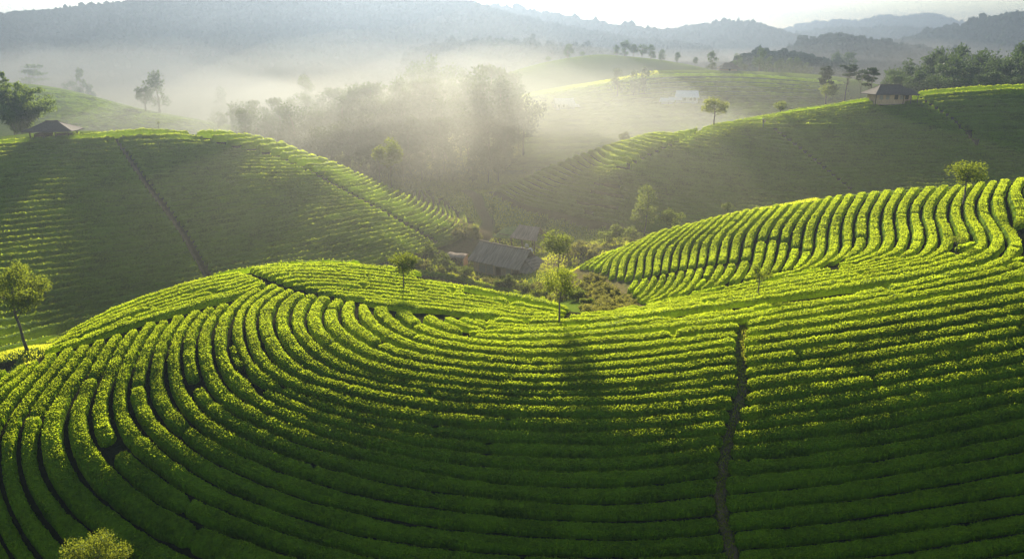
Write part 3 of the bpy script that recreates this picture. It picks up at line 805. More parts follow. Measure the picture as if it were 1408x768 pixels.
for k, W in enumerate(BACK):
    n = max(6, int(np.hypot(*np.diff(W, axis=0).T).sum() / 0.9))
    L = np.concatenate([[0], np.cumsum(np.hypot(*np.diff(W, axis=0).T))])
    t = np.linspace(0, L[-1], n)
    h = dict(W=np.stack([np.interp(t, L, W[:, 0]), np.interp(t, L, W[:, 1])], 1))
    h['lr'] = np.full((n, 2), 0.95)
    V, Q, E, nr, area, tf = hedge_geo(h, 0.8, 7, 0.10, 0.1, 1.0, 5000 + k)
    mb.add(V, Q, E)
tag(mb.build('tea_rows', M['tea']), kind='stuff')
print('leaves', NLEAF, 'hedges', len(INDIV), 'rest', len(REST), 'back', len(BACK))
for h in allh: h.pop('geo', None)

# ------------------------------------------------------------------ the ground: one sheet from under the camera to the horizon
def noise2(x, y, seed, lam):
    r = np.random.default_rng(seed); out = 0
    for k in range(6):
        a = r.uniform(0, 2 * math.pi); w = 2 * math.pi / (lam * r.uniform(0.7, 1.5))
        out = out + np.sin((x * math.cos(a) + y * math.sin(a)) * w + r.uniform(0, 6.28))
    return out / 6
def world_line(pts, ya, yb):
    x, y = unproject([p[0] for p in pts], [p[1] for p in pts], ya, yb)
    k = ~np.isnan(y)
    return np.stack([x[k], y[k]], 1)
extraY = np.exp(np.linspace(math.log(Y1), math.log(9000), 40))[1:]
nearY = np.linspace(4, Y0, 10)[:-1]
YY = np.concatenate([nearY, GYY, extraY])
ZZ = np.vstack([np.repeat(GZ[:1], 9, 0), GZ, np.full((39, NU), -35.0)])
XX = GU[None] * YY[:, None]
YG = np.repeat(YY[:, None], NU, 1)
ZZ = ZZ + 0.05 * noise2(XX, YG, 3, 2.3) * (YG < 300)
nr_, nc_ = XX.shape
a = (np.arange(nr_ - 1)[:, None] * nc_ + np.arange(nc_ - 1)[None]).ravel()
gq = np.stack([a, a + 1, a + nc_ + 1, a + nc_], 1)
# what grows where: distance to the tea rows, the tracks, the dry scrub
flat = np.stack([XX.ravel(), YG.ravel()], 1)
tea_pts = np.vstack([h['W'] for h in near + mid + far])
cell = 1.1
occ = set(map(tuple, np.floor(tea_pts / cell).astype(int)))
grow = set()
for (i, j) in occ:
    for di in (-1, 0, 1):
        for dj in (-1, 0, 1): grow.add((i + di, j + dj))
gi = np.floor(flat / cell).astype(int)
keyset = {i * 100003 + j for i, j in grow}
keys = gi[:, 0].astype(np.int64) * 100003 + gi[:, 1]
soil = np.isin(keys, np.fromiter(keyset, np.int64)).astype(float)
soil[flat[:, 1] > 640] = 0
def near_line(line, w):
    out = np.zeros(len(flat))
    if len(line) < 2: return out
    lo, hi = line.min(0) - 3 * w - 1, line.max(0) + 3 * w + 1
    k = np.flatnonzero((flat[:, 0] > lo[0]) & (flat[:, 0] < hi[0]) & (flat[:, 1] > lo[1]) & (flat[:, 1] < hi[1]))
    if len(k): out[k] = np.clip(1.5 - seg_dist(flat[k], line) / w, 0, 1)
    return out
dirt = near_line(world_line(VPATH, 30, 80), 0.40)
for pts, yr, w in (([(560,330),(590,342),(612,352),(625,350),(640,341),(655,333),(668,322),(672,305),(660,285),(655,270),(640,262),(600,258)], (118, 220), 1.3),
                   ([(500,368),(540,360),(575,346),(600,333)], (115, 150), 0.9),
                   ([(725,143),(800,140),(900,139),(1010,137),(1160,136)], (235, 345), 1.2),
                   ([(90,170),(115,157),(140,152),(190,148),(250,152)], (235, 330), 1.0),
                   (QP1, (128, 222), 0.5), (QP2, (128, 222), 0.5), (LP, (88, 192), 0.5), (LP3, (88, 192), 0.4),
                   ([(735,338),(760,341)], (115, 150), 1.2)):
    dirt = np.maximum(dirt, near_line(world_line(pts, *yr), w))
px_, py_ = project(flat[:, 0], flat[:, 1], ZZ.ravel())
scrub = near_line(world_line([(800,378),(825,388),(845,400),(862,414),(872,422)], 80, 112), 4.0)
scrub = np.maximum(scrub, near_line(world_line([(620,300),(640,308),(655,318),(662,326)], 130, 165), 3.0))
scrub = np.maximum(scrub, 0.8 * near_line(world_line([(780,350),(800,355),(830,345)], 110, 150), 6.0))
ground_o = mesh_np('ground', np.stack([XX.ravel(), YG.ravel(), ZZ.ravel()], 1), gq, None, None, None, None, True)
at = ground_o.data.color_attributes.new('cover', 'FLOAT_COLOR', 'POINT')
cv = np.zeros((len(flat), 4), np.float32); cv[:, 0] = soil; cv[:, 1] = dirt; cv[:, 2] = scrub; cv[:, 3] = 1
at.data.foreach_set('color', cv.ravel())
m, nt, out = mat_new('ground_cover')
geo = N(nt, 'ShaderNodeNewGeometry')
ca = N(nt, 'ShaderNodeVertexColor', layer_name='cover')
sep = N(nt, 'ShaderNodeSeparateColor'); nt.links.new(ca.outputs[0], sep.inputs[0])
def nz(scale, detail=4):
    n = N(nt, 'ShaderNodeTexNoise', i_Scale=scale, i_Detail=detail, i_Roughness=0.6)
    nt.links.new(geo.outputs['Position'], n.inputs['Vector']); return n.outputs[0]
def mixc(f, a, b):
    x = N(nt, 'ShaderNodeMix', data_type='RGBA')
    nt.links.new(f, x.inputs[0]); nt.links.new(a, x.inputs[6]); nt.links.new(b, x.inputs[7]); return x.outputs[2]
def sharp(f, nsc):
    n = nz(nsc, 3)
    a_ = N(nt, 'ShaderNodeMath', operation='MULTIPLY_ADD'); nt.links.new(n, a_.inputs[0]); a_.inputs[1].default_value = 0.7; a_.inputs[2].default_value = -0.35
    b_ = N(nt, 'ShaderNodeMath', operation='ADD'); nt.links.new(f, b_.inputs[0]); nt.links.new(a_.outputs[0], b_.inputs[1])
    c_ = N(nt, 'ShaderNodeMapRange'); c_.inputs['From Min'].default_value = 0.3; c_.inputs['From Max'].default_value = 0.7
    nt.links.new(b_.outputs[0], c_.inputs[0]); return c_.outputs[0]
grass = mixc(nz(0.35), ramp(nt, nz(2.2), [(0.3, (0.050, 0.090, 0.010)), (0.75, (0.11, 0.165, 0.018))]), ramp(nt, nz(1.4), [(0.3, (0.060, 0.095, 0.012)), (0.7, (0.130, 0.150, 0.022))]))
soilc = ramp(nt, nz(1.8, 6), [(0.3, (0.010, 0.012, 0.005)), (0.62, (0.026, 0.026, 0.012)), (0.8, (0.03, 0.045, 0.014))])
dirtc = ramp(nt, nz(2.6, 8), [(0.30, (0.045, 0.034, 0.018)), (0.55, (0.12, 0.088, 0.048)), (0.68, (0.05, 0.07, 0.016))])
scrubc = ramp(nt, nz(0.9, 6), [(0.25, (0.10, 0.075, 0.04)), (0.5, (0.17, 0.14, 0.06)), (0.75, (0.07, 0.09, 0.025))])
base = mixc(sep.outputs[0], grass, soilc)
base = mixc(sharp(sep.outputs[2], 0.6), base, scrubc)
base = mixc(sharp(sep.outputs[1], 1.2), base, dirtc)
pb = N(nt, 'ShaderNodeBsdfPrincipled', i_Roughness=0.9); pb.inputs['Specular IOR Level'].default_value = 0.0
nt.links.new(base, pb.inputs['Base Color'])
bp = N(nt, 'ShaderNodeBump'); bp.inputs['Strength'].default_value = 0.8; bp.inputs['Distance'].default_value = 0.12
nt.links.new(nz(2.6, 8), bp.inputs['Height']); nt.links.new(bp.outputs[0], pb.inputs['Normal'])
nt.links.new(pb.outputs[0], out.inputs['Surface'])
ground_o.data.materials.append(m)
tag(ground_o, kind='structure')

# grass on the verges and the valley meadow: blades nobody could count
rng = np.random.default_rng(77)
gx, gy = [], []
for (x0, x1, y0, y1, n) in ((-66, -36, 66, 108, 26000), (-40, 46, 94, 215, 90000), (-60, 60, 200, 330, 40000)):
    gx.append(rng.uniform(x0, x1, n)); gy.append(rng.uniform(y0, y1, n))
gx, gy = np.concatenate(gx), np.concatenate(gy)
kk = np.floor(np.stack([gx, gy], 1) / cell).astype(np.int64)
free = ~np.isin(kk[:, 0] * 100003 + kk[:, 1], np.fromiter(keyset, np.int64))
line = world_line([(560,330),(590,342),(612,352),(625,350),(640,341),(655,333),(668,322),(672,305),(660,285),(655,270),(640,262)], 118, 220)
free &= seg_dist(np.stack([gx, gy], 1), line) > 1.5
gx, gy = gx[free], gy[free]
patch = noise2(gx, gy, 8, 9.0)
gz = ground(gx, gy)
vp = world_line(VPATH, 30, 80)
k_ = rng.integers(0, len(vp) - 1, 2600); f_ = rng.uniform(0, 1, 2600)[:, None]
pp = vp[k_] * (1 - f_) + vp[k_ + 1] * f_ + rng.normal(0, 0.42, (2600, 2))
gx, gy, gz, patch = np.concatenate([gx, pp[:, 0]]), np.concatenate([gy, pp[:, 1]]), np.concatenate([gz, ground(pp[:, 0], pp[:, 1])]), np.concatenate([patch, np.full(2600, -1.0)])
sz = 0.22 + 0.0011 * gy + 0.10 * np.clip(patch, -1, 1)
az = rng.uniform(0, 6.28, len(gx)); ww = sz * 0.32
A = np.stack([gx - np.cos(az) * ww, gy - np.sin(az) * ww, gz - 0.03], 1)
B = np.stack([gx + np.cos(az) * ww, gy + np.sin(az) * ww, gz - 0.03], 1)
C_ = np.stack([gx + rng.normal(0, 0.12, len(gx)), gy + rng.normal(0, 0.12, len(gx)), gz + sz], 1)
go = mesh_np('grass', np.stack([A, B, C_], 1).reshape(-1, 3), None, np.arange(3 * len(gx)).reshape(-1, 3), M['grass'])
tag(go, kind='stuff')

# ------------------------------------------------------------------ mountains behind the valley
ICO = None
def blob_arrays(n, rng):
    """n lumpy tree-top shapes (26 triangles each), unit size, base at z=0"""
    a = np.arange(5) / 5 * 2 * math.pi
    P = [(0, 0, 1.0)] + [(0.55 * math.cos(t), 0.55 * math.sin(t), 0.78) for t in a] + [(0.62 * math.cos(t + .6), 0.62 * math.sin(t + .6), 0.38) for t in a] + [(0.3 * math.cos(t), 0.3 * math.sin(t), 0.0) for t in a]
    P = np.array(P)
    T = [(0, 1 + i, 1 + (i + 1) % 5) for i in range(5)]
    for b in (1, 6):
        for i in range(5):
            p, q, r, s = b + i, b + (i + 1) % 5, b + 5 + i, b + 5 + (i + 1) % 5
            T += [(p, r, q), (q, r, s)]
    T = np.array(T)
    V = P[None] * rng.uniform(0.72, 1.28, (n, len(P), 1)) + rng.normal(0, 0.05, (n, len(P), 3))
    return V, T
def scatter_blobs(name, XYZ, hs, ws, mat, seed, sub=1):
    rng = np.random.default_rng(seed)
    if sub > 1:
        k = np.repeat(np.arange(len(XYZ)), sub)
        h, w = hs[k], ws[k]
        th = rng.uniform(0, 6.28, len(k)); rr = np.sqrt(rng.uniform(0, 1, len(k))) * 0.42
        zz = rng.uniform(0.05, 0.62, len(k))
        XYZ = XYZ[k] + np.stack([np.cos(th) * rr * w, np.sin(th) * rr * w, zz * h], 1)
        hs, ws = h * rng.uniform(0.3, 0.5, len(k)), w * rng.uniform(0.4, 0.65, len(k))
    V, T = blob_arrays(len(XYZ), rng)
    V = V * np.stack([ws, ws, hs], 1)[:, None] + XYZ[:, None]
    nv = V.shape[1]
    TT = (T[None] + (np.arange(len(XYZ)) * nv)[:, None, None]).reshape(-1, 3)
    return mesh_np(name, V.reshape(-1, 3), None, TT, mat)
def mountain(sil, Y, depth, seed, trees, th, base=-38.0, spur=0.16, sub=1, back=0.5):
    u, s = ray([p[0] for p in sil], [p[1] for p in sil])
    xs = u * Y; zs = s * Y
    o = np.argsort(xs); xs, zs = xs[o], zs[o]
    nx, ny = 220, 60
    X = np.linspace(xs[0], xs[-1], nx)
    top = np.interp(X, xs, zs)
    for _ in range(4): top[1:-1] = 0.25 * top[:-2] + 0.5 * top[1:-1] + 0.25 * top[2:]
    top = top - th * 0.55
    def height(x, t):
        tp = np.interp(x, X, top)
        f = np.where(t < 0, np.clip(1 + t, 0, 1), np.clip(1 - t * 1.2, 0, 1))
        f = f * f * (3 - 2 * f)
        z = base + (tp - base) * f
        sp = noise2(x + 30 * t, 40 * t, seed, 0.16 * (xs[-1] - xs[0])) + 0.5 * noise2(x, 90 * t, seed + 1, 0.06 * (xs[-1] - xs[0]))
        return z + sp * spur * (tp - base) * np.clip(4 * f * (1 - f), 0, 1)
    t = np.linspace(-1.0, back, ny)
    Xg, Tg = np.meshgrid(X, t)
    Zg = height(Xg, Tg)
    a = (np.arange(ny - 1)[:, None] * nx + np.arange(nx - 1)[None]).ravel()
    q = np.stack([a, a + 1, a + nx + 1, a + nx], 1)
    mo = mesh_np('mountain', np.stack([Xg, Y + Tg * depth, Zg], -1).reshape(-1, 3), q, None, M['mountain'], None, None, True)
    tag(mo, kind='structure')
    rng = np.random.default_rng(seed + 50)
    x = rng.uniform(xs[0], xs[-1], trees); tt = rng.triangular(-0.95, -0.1, 0.18, trees)
    z = height(x, tt)
    k = z > base + 3
    x, tt, z = x[k], tt[k], z[k]
    hs = th * rng.uniform(0.55, 1.25, len(x)) * np.where(rng.uniform(size=len(x)) < 0.06, 1.35, 1)
    fo = scatter_blobs('forest', np.stack([x, Y + tt * depth, z - 0.15 * th], 1), hs, hs * rng.uniform(0.5, 0.8, len(x)), M['mountain'], seed + 9, sub)
    tag(fo, kind='stuff')
mountain([(-330,60),(-200,38),(0,22),(60,17),(130,10),(190,4),(250,-4),(330,-22),(430,-32),(520,-26),(600,-8),(650,4),(700,20),(760,36),(820,46),(880,55),(960,64)], 880, 300, 11, 16000, 5.0)
mountain([(560,14),(640,8),(700,12),(760,22),(800,30),(830,37),(860,38),(900,43),(960,52),(1040,64)], 1150, 260, 23, 4500, 9.0)
mountain([(860,58),(920,44),(960,37),(990,32),(1030,33),(1060,42),(1100,54),(1160,64)], 1300, 240, 31, 3000, 9.0)
mountain([(1020,60),(1070,52),(1100,46),(1140,40),(1180,41),(1210,38),(1250,40),(1290,48),(1340,60)], 1750, 280, 43, 2600, 10.0)
mountain([(1030,56),(1070,43),(1110,33),(1150,28),(1180,29),(1210,22),(1240,24),(1275,19),(1300,28),(1340,44),(1390,58)], 2500, 400, 57, 2500, 10.0)
mountain([(1180,66),(1240,58),(1270,50),(1300,40),(1330,32),(1370,25),(1408,18),(1470,8),(1600,4),(1750,20),(1900,50)], 1000, 280, 61, 6000, 8.0)
mountain([(1060,80),(1090,66),(1120,54),(1150,50),(1180,55),(1215,64),(1250,66),(1290,72),(1340,80)], 700, 120, 71, 1600, 8.0, -34.0, sub=4)
mountain([(560,70),(620,60),(680,56),(740,60),(800,66),(860,76)], 640, 90, 77, 900, 7.0, -35.0, sub=4)
mountain([(1000,88),(1035,77),(1060,74),(1090,80),(1120,84),(1160,92)], 470, 45, 83, 260, 8.0, -30.0, sub=6)

# ------------------------------------------------------------------ the air: one even box of haze, and the mist lying in the valley behind
def volume_material(name, density, color, aniso):
    m, nt, out = mat_new(name)
    v = N(nt, 'ShaderNodeVolumePrincipled')
    v.inputs['Color'].default_value = (*color, 1)
    v.inputs['Density'].default_value = density
    v.inputs['Anisotropy'].default_value = aniso
    nt.links.new(v.outputs[0], out.inputs['Volume'])
    return m
HAZE = 0.00060
hz = MB().box(-3600, 3600, -60, 3300, -46, 100).build('haze', volume_material('haze', HAZE, (0.122, 0.154, 0.208), 0.70))
tag(hz, kind='stuff')
def mist(x, y, z, rx, ry, rz, density, aniso=0.45, color=(0.124, 0.122, 0.119)):
    n, k = 28, 14
    th = np.arange(n) / n * 2 * math.pi
    ph = np.linspace(0, math.pi, k)[1:-1]
    r = 1 + 0.10 * np.sin(3 * th + x) + 0.06 * np.sin(5 * th + y)
    bump = lambda p, t: 1 + 0.14 * math.sin(3 * t + 0.02 * x) * math.sin(2.5 * p + 0.3) + 0.10 * math.sin(5 * t + 0.05 * y + 3 * p)
    V = np.array([(x + rx * r[j] * math.sin(p) * math.cos(th[j]), y + ry * r[j] * math.sin(p) * math.sin(th[j]), z + rz * math.cos(p) * bump(p, th[j])) for p in ph for j in range(n)])
    Q = [(i * n + j, (i + 1) * n + j, (i + 1) * n + (j + 1) % n, i * n + (j + 1) % n) for i in range(k - 3) for j in range(n)]
    V = np.vstack([V, (x, y, z + rz), (x, y, z - rz)])
    T = [(len(V) - 2, j, (j + 1) % n) for j in range(n)] + [(len(V) - 1, (k - 3) * n + (j + 1) % n, (k - 3) * n + j) for j in range(n)]
    o = mesh_np('mist', V, Q, T, volume_material('mist', density, color, aniso))
    tag(o, kind='stuff')
for k, top in enumerate((-3, -7, -11, -15, -19, -23)):
    mist(-150 + 25 * k, 620 - 8 * k, -42, 600 - 36 * k, 310 - 22 * k, 42 + top, 0.0011, 0.45)
    mist(420 - 20 * k, 720 - 6 * k, -42, 600 - 36 * k, 270 - 20 * k, 42 + top, 0.0016, 0.45)
for k, top in enumerate((-3, -10, -18)):
    mist(-20 + 4 * k, 236 - 4 * k, -44, 122 - 10 * k, 64 - 5 * k, 44 + top, 0.0046, 0.5, (0.25, 0.26, 0.25))
mist(-150, 350, -44, 150, 90, 30, 0.0050, 0.5)
mist(-165, 290, -44, 130, 62, 42, 0.0034, 0.5, (0.20, 0.22, 0.24))
mist(70, 305, -44, 135, 80, 36, 0.0020, 0.45)
mist(190, 340, -44, 120, 80, 38, 0.0022, 0.45)
for rx, ry, yc, top, dn in ((230, 150, 205, 0, 0.00032), (150, 100, 180, -6, 0.0007), (105, 76, 165, -12, 0.0010), (75, 60, 158, -18, 0.0012)):
    mist(6, yc, -46, rx, ry, 46 + top, dn, 0.74, (0.34, 0.315, 0.255))
mist(0, 690, -42, 1000, 160, 104, 0.0006, 0.5, (0.125, 0.14, 0.165))
mist(0, 680, -42, 900, 150, 72, 0.0005, 0.5, (0.125, 0.14, 0.165))

# ------------------------------------------------------------------ trees and shrubs
def leaf_quads(P, D, size, rng, mix=0.8):
    n = len(P)
    d = D * mix + rng.normal(0, 0.75, (n, 3)); d /= np.linalg.norm(d, axis=1)[:, None] + 1e-9
    w = np.cross(d, rng.normal(0, 1, (n, 3))); w /= np.linalg.norm(w, axis=1)[:, None] + 1e-9
    s = size * rng.uniform(0.6, 1.35, (n, 1))
    V = np.stack([P - d * s * 0.5, P + w * s * 0.30, P + d * s * 0.5, P - w * s * 0.30], 1).reshape(-1, 3)
    return V, np.arange(n * 4).reshape(-1, 4)
def crown_geo(style, h, w, cb, leaves, size, rng):
    """leaf cards of a crown: tree height h, crown width w, crown bottom at cb*h; also returns the clump centres for the limbs"""
    zc, hz = h * (1 + cb) / 2, h * (1 - cb) / 2
    if style == 'umbrella':
        k = 11
        lev = np.sort(rng.uniform(0, 1, k))
        C = np.stack([rng.normal(0, 1, k), rng.normal(0, 1, k), zc - hz + 2 * hz * (0.12 + 0.8 * lev)], 1)
        r = w / 2 * (0.75 - 0.35 * np.abs(lev - 0.55)) * rng.uniform(0.35, 0.8, k)
        C[:, :2] *= (r / (np.linalg.norm(C[:, :2], axis=1) + 1e-9))[:, None]
        C = np.vstack([C, (0, 0, h * 0.95)])
        R = np.stack([np.full(len(C), w * 0.21), np.full(len(C), w * 0.21), np.full(len(C), hz * 0.13)], 1)
    elif style == 'tall':
        k = 26
        t = rng.uniform(0.0, 1, k)
        rad = w / 2 * np.sqrt(np.clip(1 - (t * 1.02 - 0.22)**2 / 0.66, 0.05, 1)) * rng.uniform(0.25, 0.85, k)
        th = rng.uniform(0, 6.28, k)
        C = np.stack([rad * np.cos(th), rad * np.sin(th), h * cb + (h * 0.94 - h * cb) * t], 1)
        q = rng.uniform(0.14, 0.24, k) * w
        R = np.stack([q, q, q * rng.uniform(0.7, 1.1, k)], 1)
    elif style == 'plume':
        C, R = [], []
        for s in range(46):
            th = rng.uniform(0, 6.28); lean = rng.uniform(0.1, 1.0) * w * 0.46; hh = h * rng.uniform(0.62, 1.0) * (1 - 0.28 * (lean / (w * .46))**2)
            for t in np.linspace(0.28, 1, 7):
                bend = lean * t**1.7
                zz = hh * (t if t < 0.86 else 0.86 + (t - 0.86) * 0.2)
                C.append((bend * math.cos(th) + rng.normal(0, .15), bend * math.sin(th) + rng.normal(0, .15), zz)); R.append((w * 0.055, w * 0.055, h * 0.05))
        C, R = np.array(C), np.array(R)
    else:
        k = {'round': 22, 'oval': 26, 'sparse': 16, 'bush': 10}.get(style, 20)
        d = rng.normal(0, 1, (k, 3)); d /= np.linalg.norm(d, axis=1)[:, None]
        q = rng.uniform(0.25, 1, k)**0.45 * 0.80
        C = np.stack([d[:, 0] * w / 2 * q, d[:, 1] * w / 2 * q, zc + d[:, 2] * hz * q * 0.92], 1)
        low = np.clip((C[:, 2] - (zc - hz)) / (2 * hz), 0, 1)
        C[:, :2] *= (0.72 + 0.5 * np.sin(np.pi * np.clip(low * 0.85 + 0.1, 0, 1)))[:, None] * 0.95
        f = 0.155 if style == 'sparse' else 0.21
        rr = rng.uniform(0.75, 1.25, k) * w * f
        R = np.stack([rr, rr, np.minimum(rr, hz * 0.6) * 0.8], 1)
    n = len(C)
    wgt = (R[:, 0]**2); wgt = wgt / wgt.sum()
    i = rng.choice(n, leaves, p=wgt)
    u = rng.normal(0, 1, (leaves, 3)); u /= np.linalg.norm(u, axis=1)[:, None]
    q = rng.uniform(0, 1, (leaves, 1))**0.4
    P = C[i] + u * R[i] * q * rng.uniform(0.8, 1.2, (leaves, 1))
    D = u + np.array([0, 0, 0.35])
    V, Q = leaf_quads(P, D, size, rng)
    return V, Q, C
def trunk_geo(h, cb, C, rad, rng, limbs=9, n=7, lean=0.0):
    mb = MB()
    top = h * (0.55 + 0.4 * cb) if cb < 0.75 else h * 0.9
    k = 6
    z = np.linspace(-0.4, top, k)
    wob_ = np.cumsum(rng.normal(0, 0.012 * h, (k, 2)), axis=0); wob_[0] = 0; wob_[:, 0] += lean * np.linspace(0, 1, k) * h
    wob_ -= wob_[0]
    pts = np.stack([wob_[:, 0], wob_[:, 1], z], 1)
    mb.tube(pts, rad * np.array([1.35, 1.0, 0.88, 0.76, 0.6, 0.4]), n)
    sel = rng.choice(len(C), min(limbs, len(C)), replace=False)
    for s in sel:
        c = C[s]
        z0 = np.clip(c[2] - 0.25 * h * rng.uniform(0.5, 1.0), h * cb * 0.85, top * 0.97)
        p0 = np.array([np.interp(z0, z, pts[:, 0]), np.interp(z0, z, pts[:, 1]), z0])
        m = (p0 + c) / 2 + np.array([0, 0, -0.04 * h]) + rng.normal(0, 0.02 * h, 3)
        mb.tube([p0, m, c], rad * np.array([0.42, 0.3, 0.12]), 5)
    return mb
def make_tree(name, label, cat, loc, h, w, cb, style='round', mat='tree', leaves=2500, size=0.2, rad=None, group=None, seed=0, limbs=9, lean=0.0, trunkmat='bark'):
    rng = np.random.default_rng(seed + 1000)
    root = empty(name, loc, rng.uniform(0, 6.28) if lean == 0 else 0)
    tag(root, label, cat, group)
    V, Q, C = crown_geo(style, h, w, cb, leaves, size, rng)
    mesh_np('crown', V, Q, None, M[mat], root)
    if style == 'plume':
        mb = MB()
        for s in range(18):
            th = rng.uniform(0, 6.28); l = rng.uniform(0.1, 0.8) * w * 0.4; hh = h * rng.uniform(0.6, 0.9); r0 = rng.uniform(0, 0.07) * w
            t = np.linspace(0, 1, 6)
            mb.tube(np.stack([(r0 + l * t**1.7) * np.cos(th), (r0 + l * t**1.7) * np.sin(th), hh * t - 0.3], 1), 0.05 * (1.2 - t), 5)
        mb.build('stems', M['bamboocane'], root, True)
    elif style != 'bush':
        trunk_geo(h, cb, C, rad or 0.035 * h, rng, limbs, lean=lean).build('trunk', M[trunkmat], root, True)
    else:
        mb = MB()
        for s in rng.choice(len(C), 6): mb.tube([(0, 0, -0.2), C[s] * 0.5 + np.array([0, 0, -0.02]), C[s]], [0.05, 0.035, 0.015], 4)
        mb.build('stems', M[trunkmat], root, True)
    return root
def copy_tree(root, loc, rz, scale, label=None, group=None):
    r = root.copy(); COL.objects.link(r)
    r.location = loc; r.rotation_euler = (0, 0, rz); r.scale = scale
    if label: r['label'] = label
    if group: r['group'] = group
    for ch in list(root.children):
        c = ch.copy(); COL.objects.link(c); c.parent = r
    return r
def at(px, py, ya, yb):
    for k in range(14):                        # just above a crest: step down to it
        x, y = unproject(px, py + k, ya, yb)
        if not np.isnan(y[0]): break
    else:
        raise ValueError(f'no ground at {px},{py} {ya}-{yb}')
    return float(x[0]), float(y[0]), float(ground(x[0], y[0]))
def stand(px, Y, py_mid=250):
    """a spot at ground distance Y below the pixel column px"""
    u, _ = ray(px, py_mid)
    x = float(u) * Y
    return x, Y, float(ground(x, Y))
def rise(loc, px, top_py):
    """height from the ground at loc up to the view ray through the pixel row top_py"""
    _, s = ray(px, top_py)
    return float(s) * loc[1] - loc[2]
def pxm(loc, n):
    return n * (loc[1] * CP - loc[2] * SP) / FPX
def tree_px(name, label, px, base, top, wid, cbp, yr=None, Y=None, **kw):
    """tree with its foot at pixel (px, base) or at ground distance Y, its top at row top, crown wid pixels wide, crown bottom at row cbp"""
    loc = at(px, base, *yr) if Y is None else stand(px, Y, (top + cbp) / 2)
    h = rise(loc, px, top)
    cb = max(0.02, min(0.9, rise(loc, px, cbp) / h))
    return make_tree(name, label, 'tree', loc, h, pxm(loc, wid), cb, **kw)
G_N = 'small trees standing among the near tea rows'
tree_px('broadleaf_tree', 'leafy small tree at the hollow edge, straight trunk and long shadow', 770, 447.5, 362, 50, 414, NEARY, style='oval', mat='tree', leaves=3600, size=0.15, rad=0.10, group=G_N, seed=1)
tree_px('broadleaf_tree', 'slim round-headed tree on the crest of the near hill', 554.5, 401, 344, 38, 378, NEARY, style='round', mat='tree', leaves=2400, size=0.18, rad=0.07, group=G_N, seed=2, limbs=12)
tree_px('sapling', 'thin sparse sapling at the head of the dirt path', 1041.5, 411.5, 360, 32, 388, NEARY, style='sparse', mat='tree', leaves=800, size=0.16, rad=0.085, group=G_N, seed=3, limbs=12)
tree_px('broadleaf_tree', 'bushy tree on the skyline of the sunlit right slope', 1324, 285, 217, 46, 256, (60, 126), style='round', mat='tree', leaves=3200, size=0.22, rad=0.13, group=G_N, seed=4)
tree_px('sapling', 'tiny sparse sapling between two rows of the right slope', 1314, 346, 317, 24, 338, (60, 126), style='sparse', mat='tree', leaves=420, size=0.16, rad=0.06, group=G_N, seed=5, limbs=8)
tree_px('broadleaf_tree', 'large dense tree on the grass verge at the left edge', 38, 481, 353, 74, 437, (75, 120), style='round', mat='tree', leaves=7000, size=0.24, rad=0.17, group=None, seed=6)
tree_px('broadleaf_tree', 'yellow sunlit treetop poking up at the bottom edge', 132, 0, 731, 76, 790, None, 42.0, style='oval', mat='young', leaves=8000, size=0.115, rad=0.10, group=None, seed=7, limbs=14)
tree_px('broadleaf_tree', 'open-crowned tree behind the saddle tree, beside the house', 767, 0, 310, 46, 352, None, 108.0, style='oval', mat='tree', leaves=2300, size=0.27, rad=0.10, seed=8)
tree_px('broadleaf_tree', 'tall narrow tree rising behind the right slope', 889, 0, 254, 36, 300, None, 141.0, style='tall', mat='shrub', leaves=2200, size=0.32, rad=0.13, group='trees behind the sunlit right slope', seed=9)
tree_px('broadleaf_tree', 'compact round tree just behind the right slope edge', 924, 0, 284, 29, 311, None, 133.0, style='round', mat='shrub', leaves=1500, size=0.28, rad=0.09, group='trees behind the sunlit right slope', seed=10)
tree_px('broadleaf_tree', 'tiny round treetop showing over the right slope', 1000, 0, 277, 14, 291, None, 136.0, style='round', mat='shrub', leaves=500, size=0.25, rad=0.06, group='trees behind the sunlit right slope', seed=11)
tree_px('broadleaf_tree', 'pale round tree on the shoulder of the left hill', 534, 0, 191, 37, 228, None, 168.0, style='round', mat='tree', leaves=4200, size=0.38, rad=0.14, seed=12)
tree_px('broadleaf_tree', 'spreading two-lobed tree on the skyline of the far right hill', 981, 171, 134, 38, 157, (150, 230), style='round', mat='young', leaves=1800, size=0.40, rad=0.16, seed=13)
tree_px('broadleaf_tree', 'small forked tree on the far right hill beside the person', 1073, 158, 138, 23, 152, (150, 230), style='sparse', mat='shrub', leaves=600, size=0.38, rad=0.09, seed=14)
tree_px('broadleaf_tree', 'faint round treetop behind the lit edge of the far right hill', 860, 0, 180, 15, 196, None, 215.0, style='round', mat='shrub', leaves=500, size=0.5, rad=0.10, seed=15)
tree_px('bare_sapling', 'bare thin stick on the crest of the left hill', 219, 181, 165, 5, 170, (150, 200), style='sparse', mat='tree', leaves=24, size=0.2, rad=0.05, seed=16, limbs=6)
tree_px('broadleaf_tree', 'slender tree beside the track in the valley meadow', 677, 308, 279, 14, 296, (130, 190), style='sparse', mat='shrub', leaves=500, size=0.3, rad=0.08, seed=17)
G_P = 'layered pine trees beside the house on the far right hill'
tree_px('pine_tree', 'dark layered pine right behind the house on the far hill', 1197, 0, 92, 30, 122, None, 222.0, style='umbrella', mat='pine', leaves=1700, size=0.5, rad=0.22, group=G_P, seed=20, limbs=10)
tree_px('pine_tree', 'umbrella-topped pine, middle one left of the hill house', 1166, 0, 89, 28, 106, None, 250.0, style='umbrella', mat='pine', leaves=1500, size=0.55, rad=0.22, group=G_P, seed=21, limbs=10)
tree_px('pine_tree', 'tall pine farthest left of the hill house', 1136, 0, 89, 24, 132, None, 256.0, style='umbrella', mat='pine', leaves=1500, size=0.6, rad=0.24, group=G_P, seed=22, limbs=10)
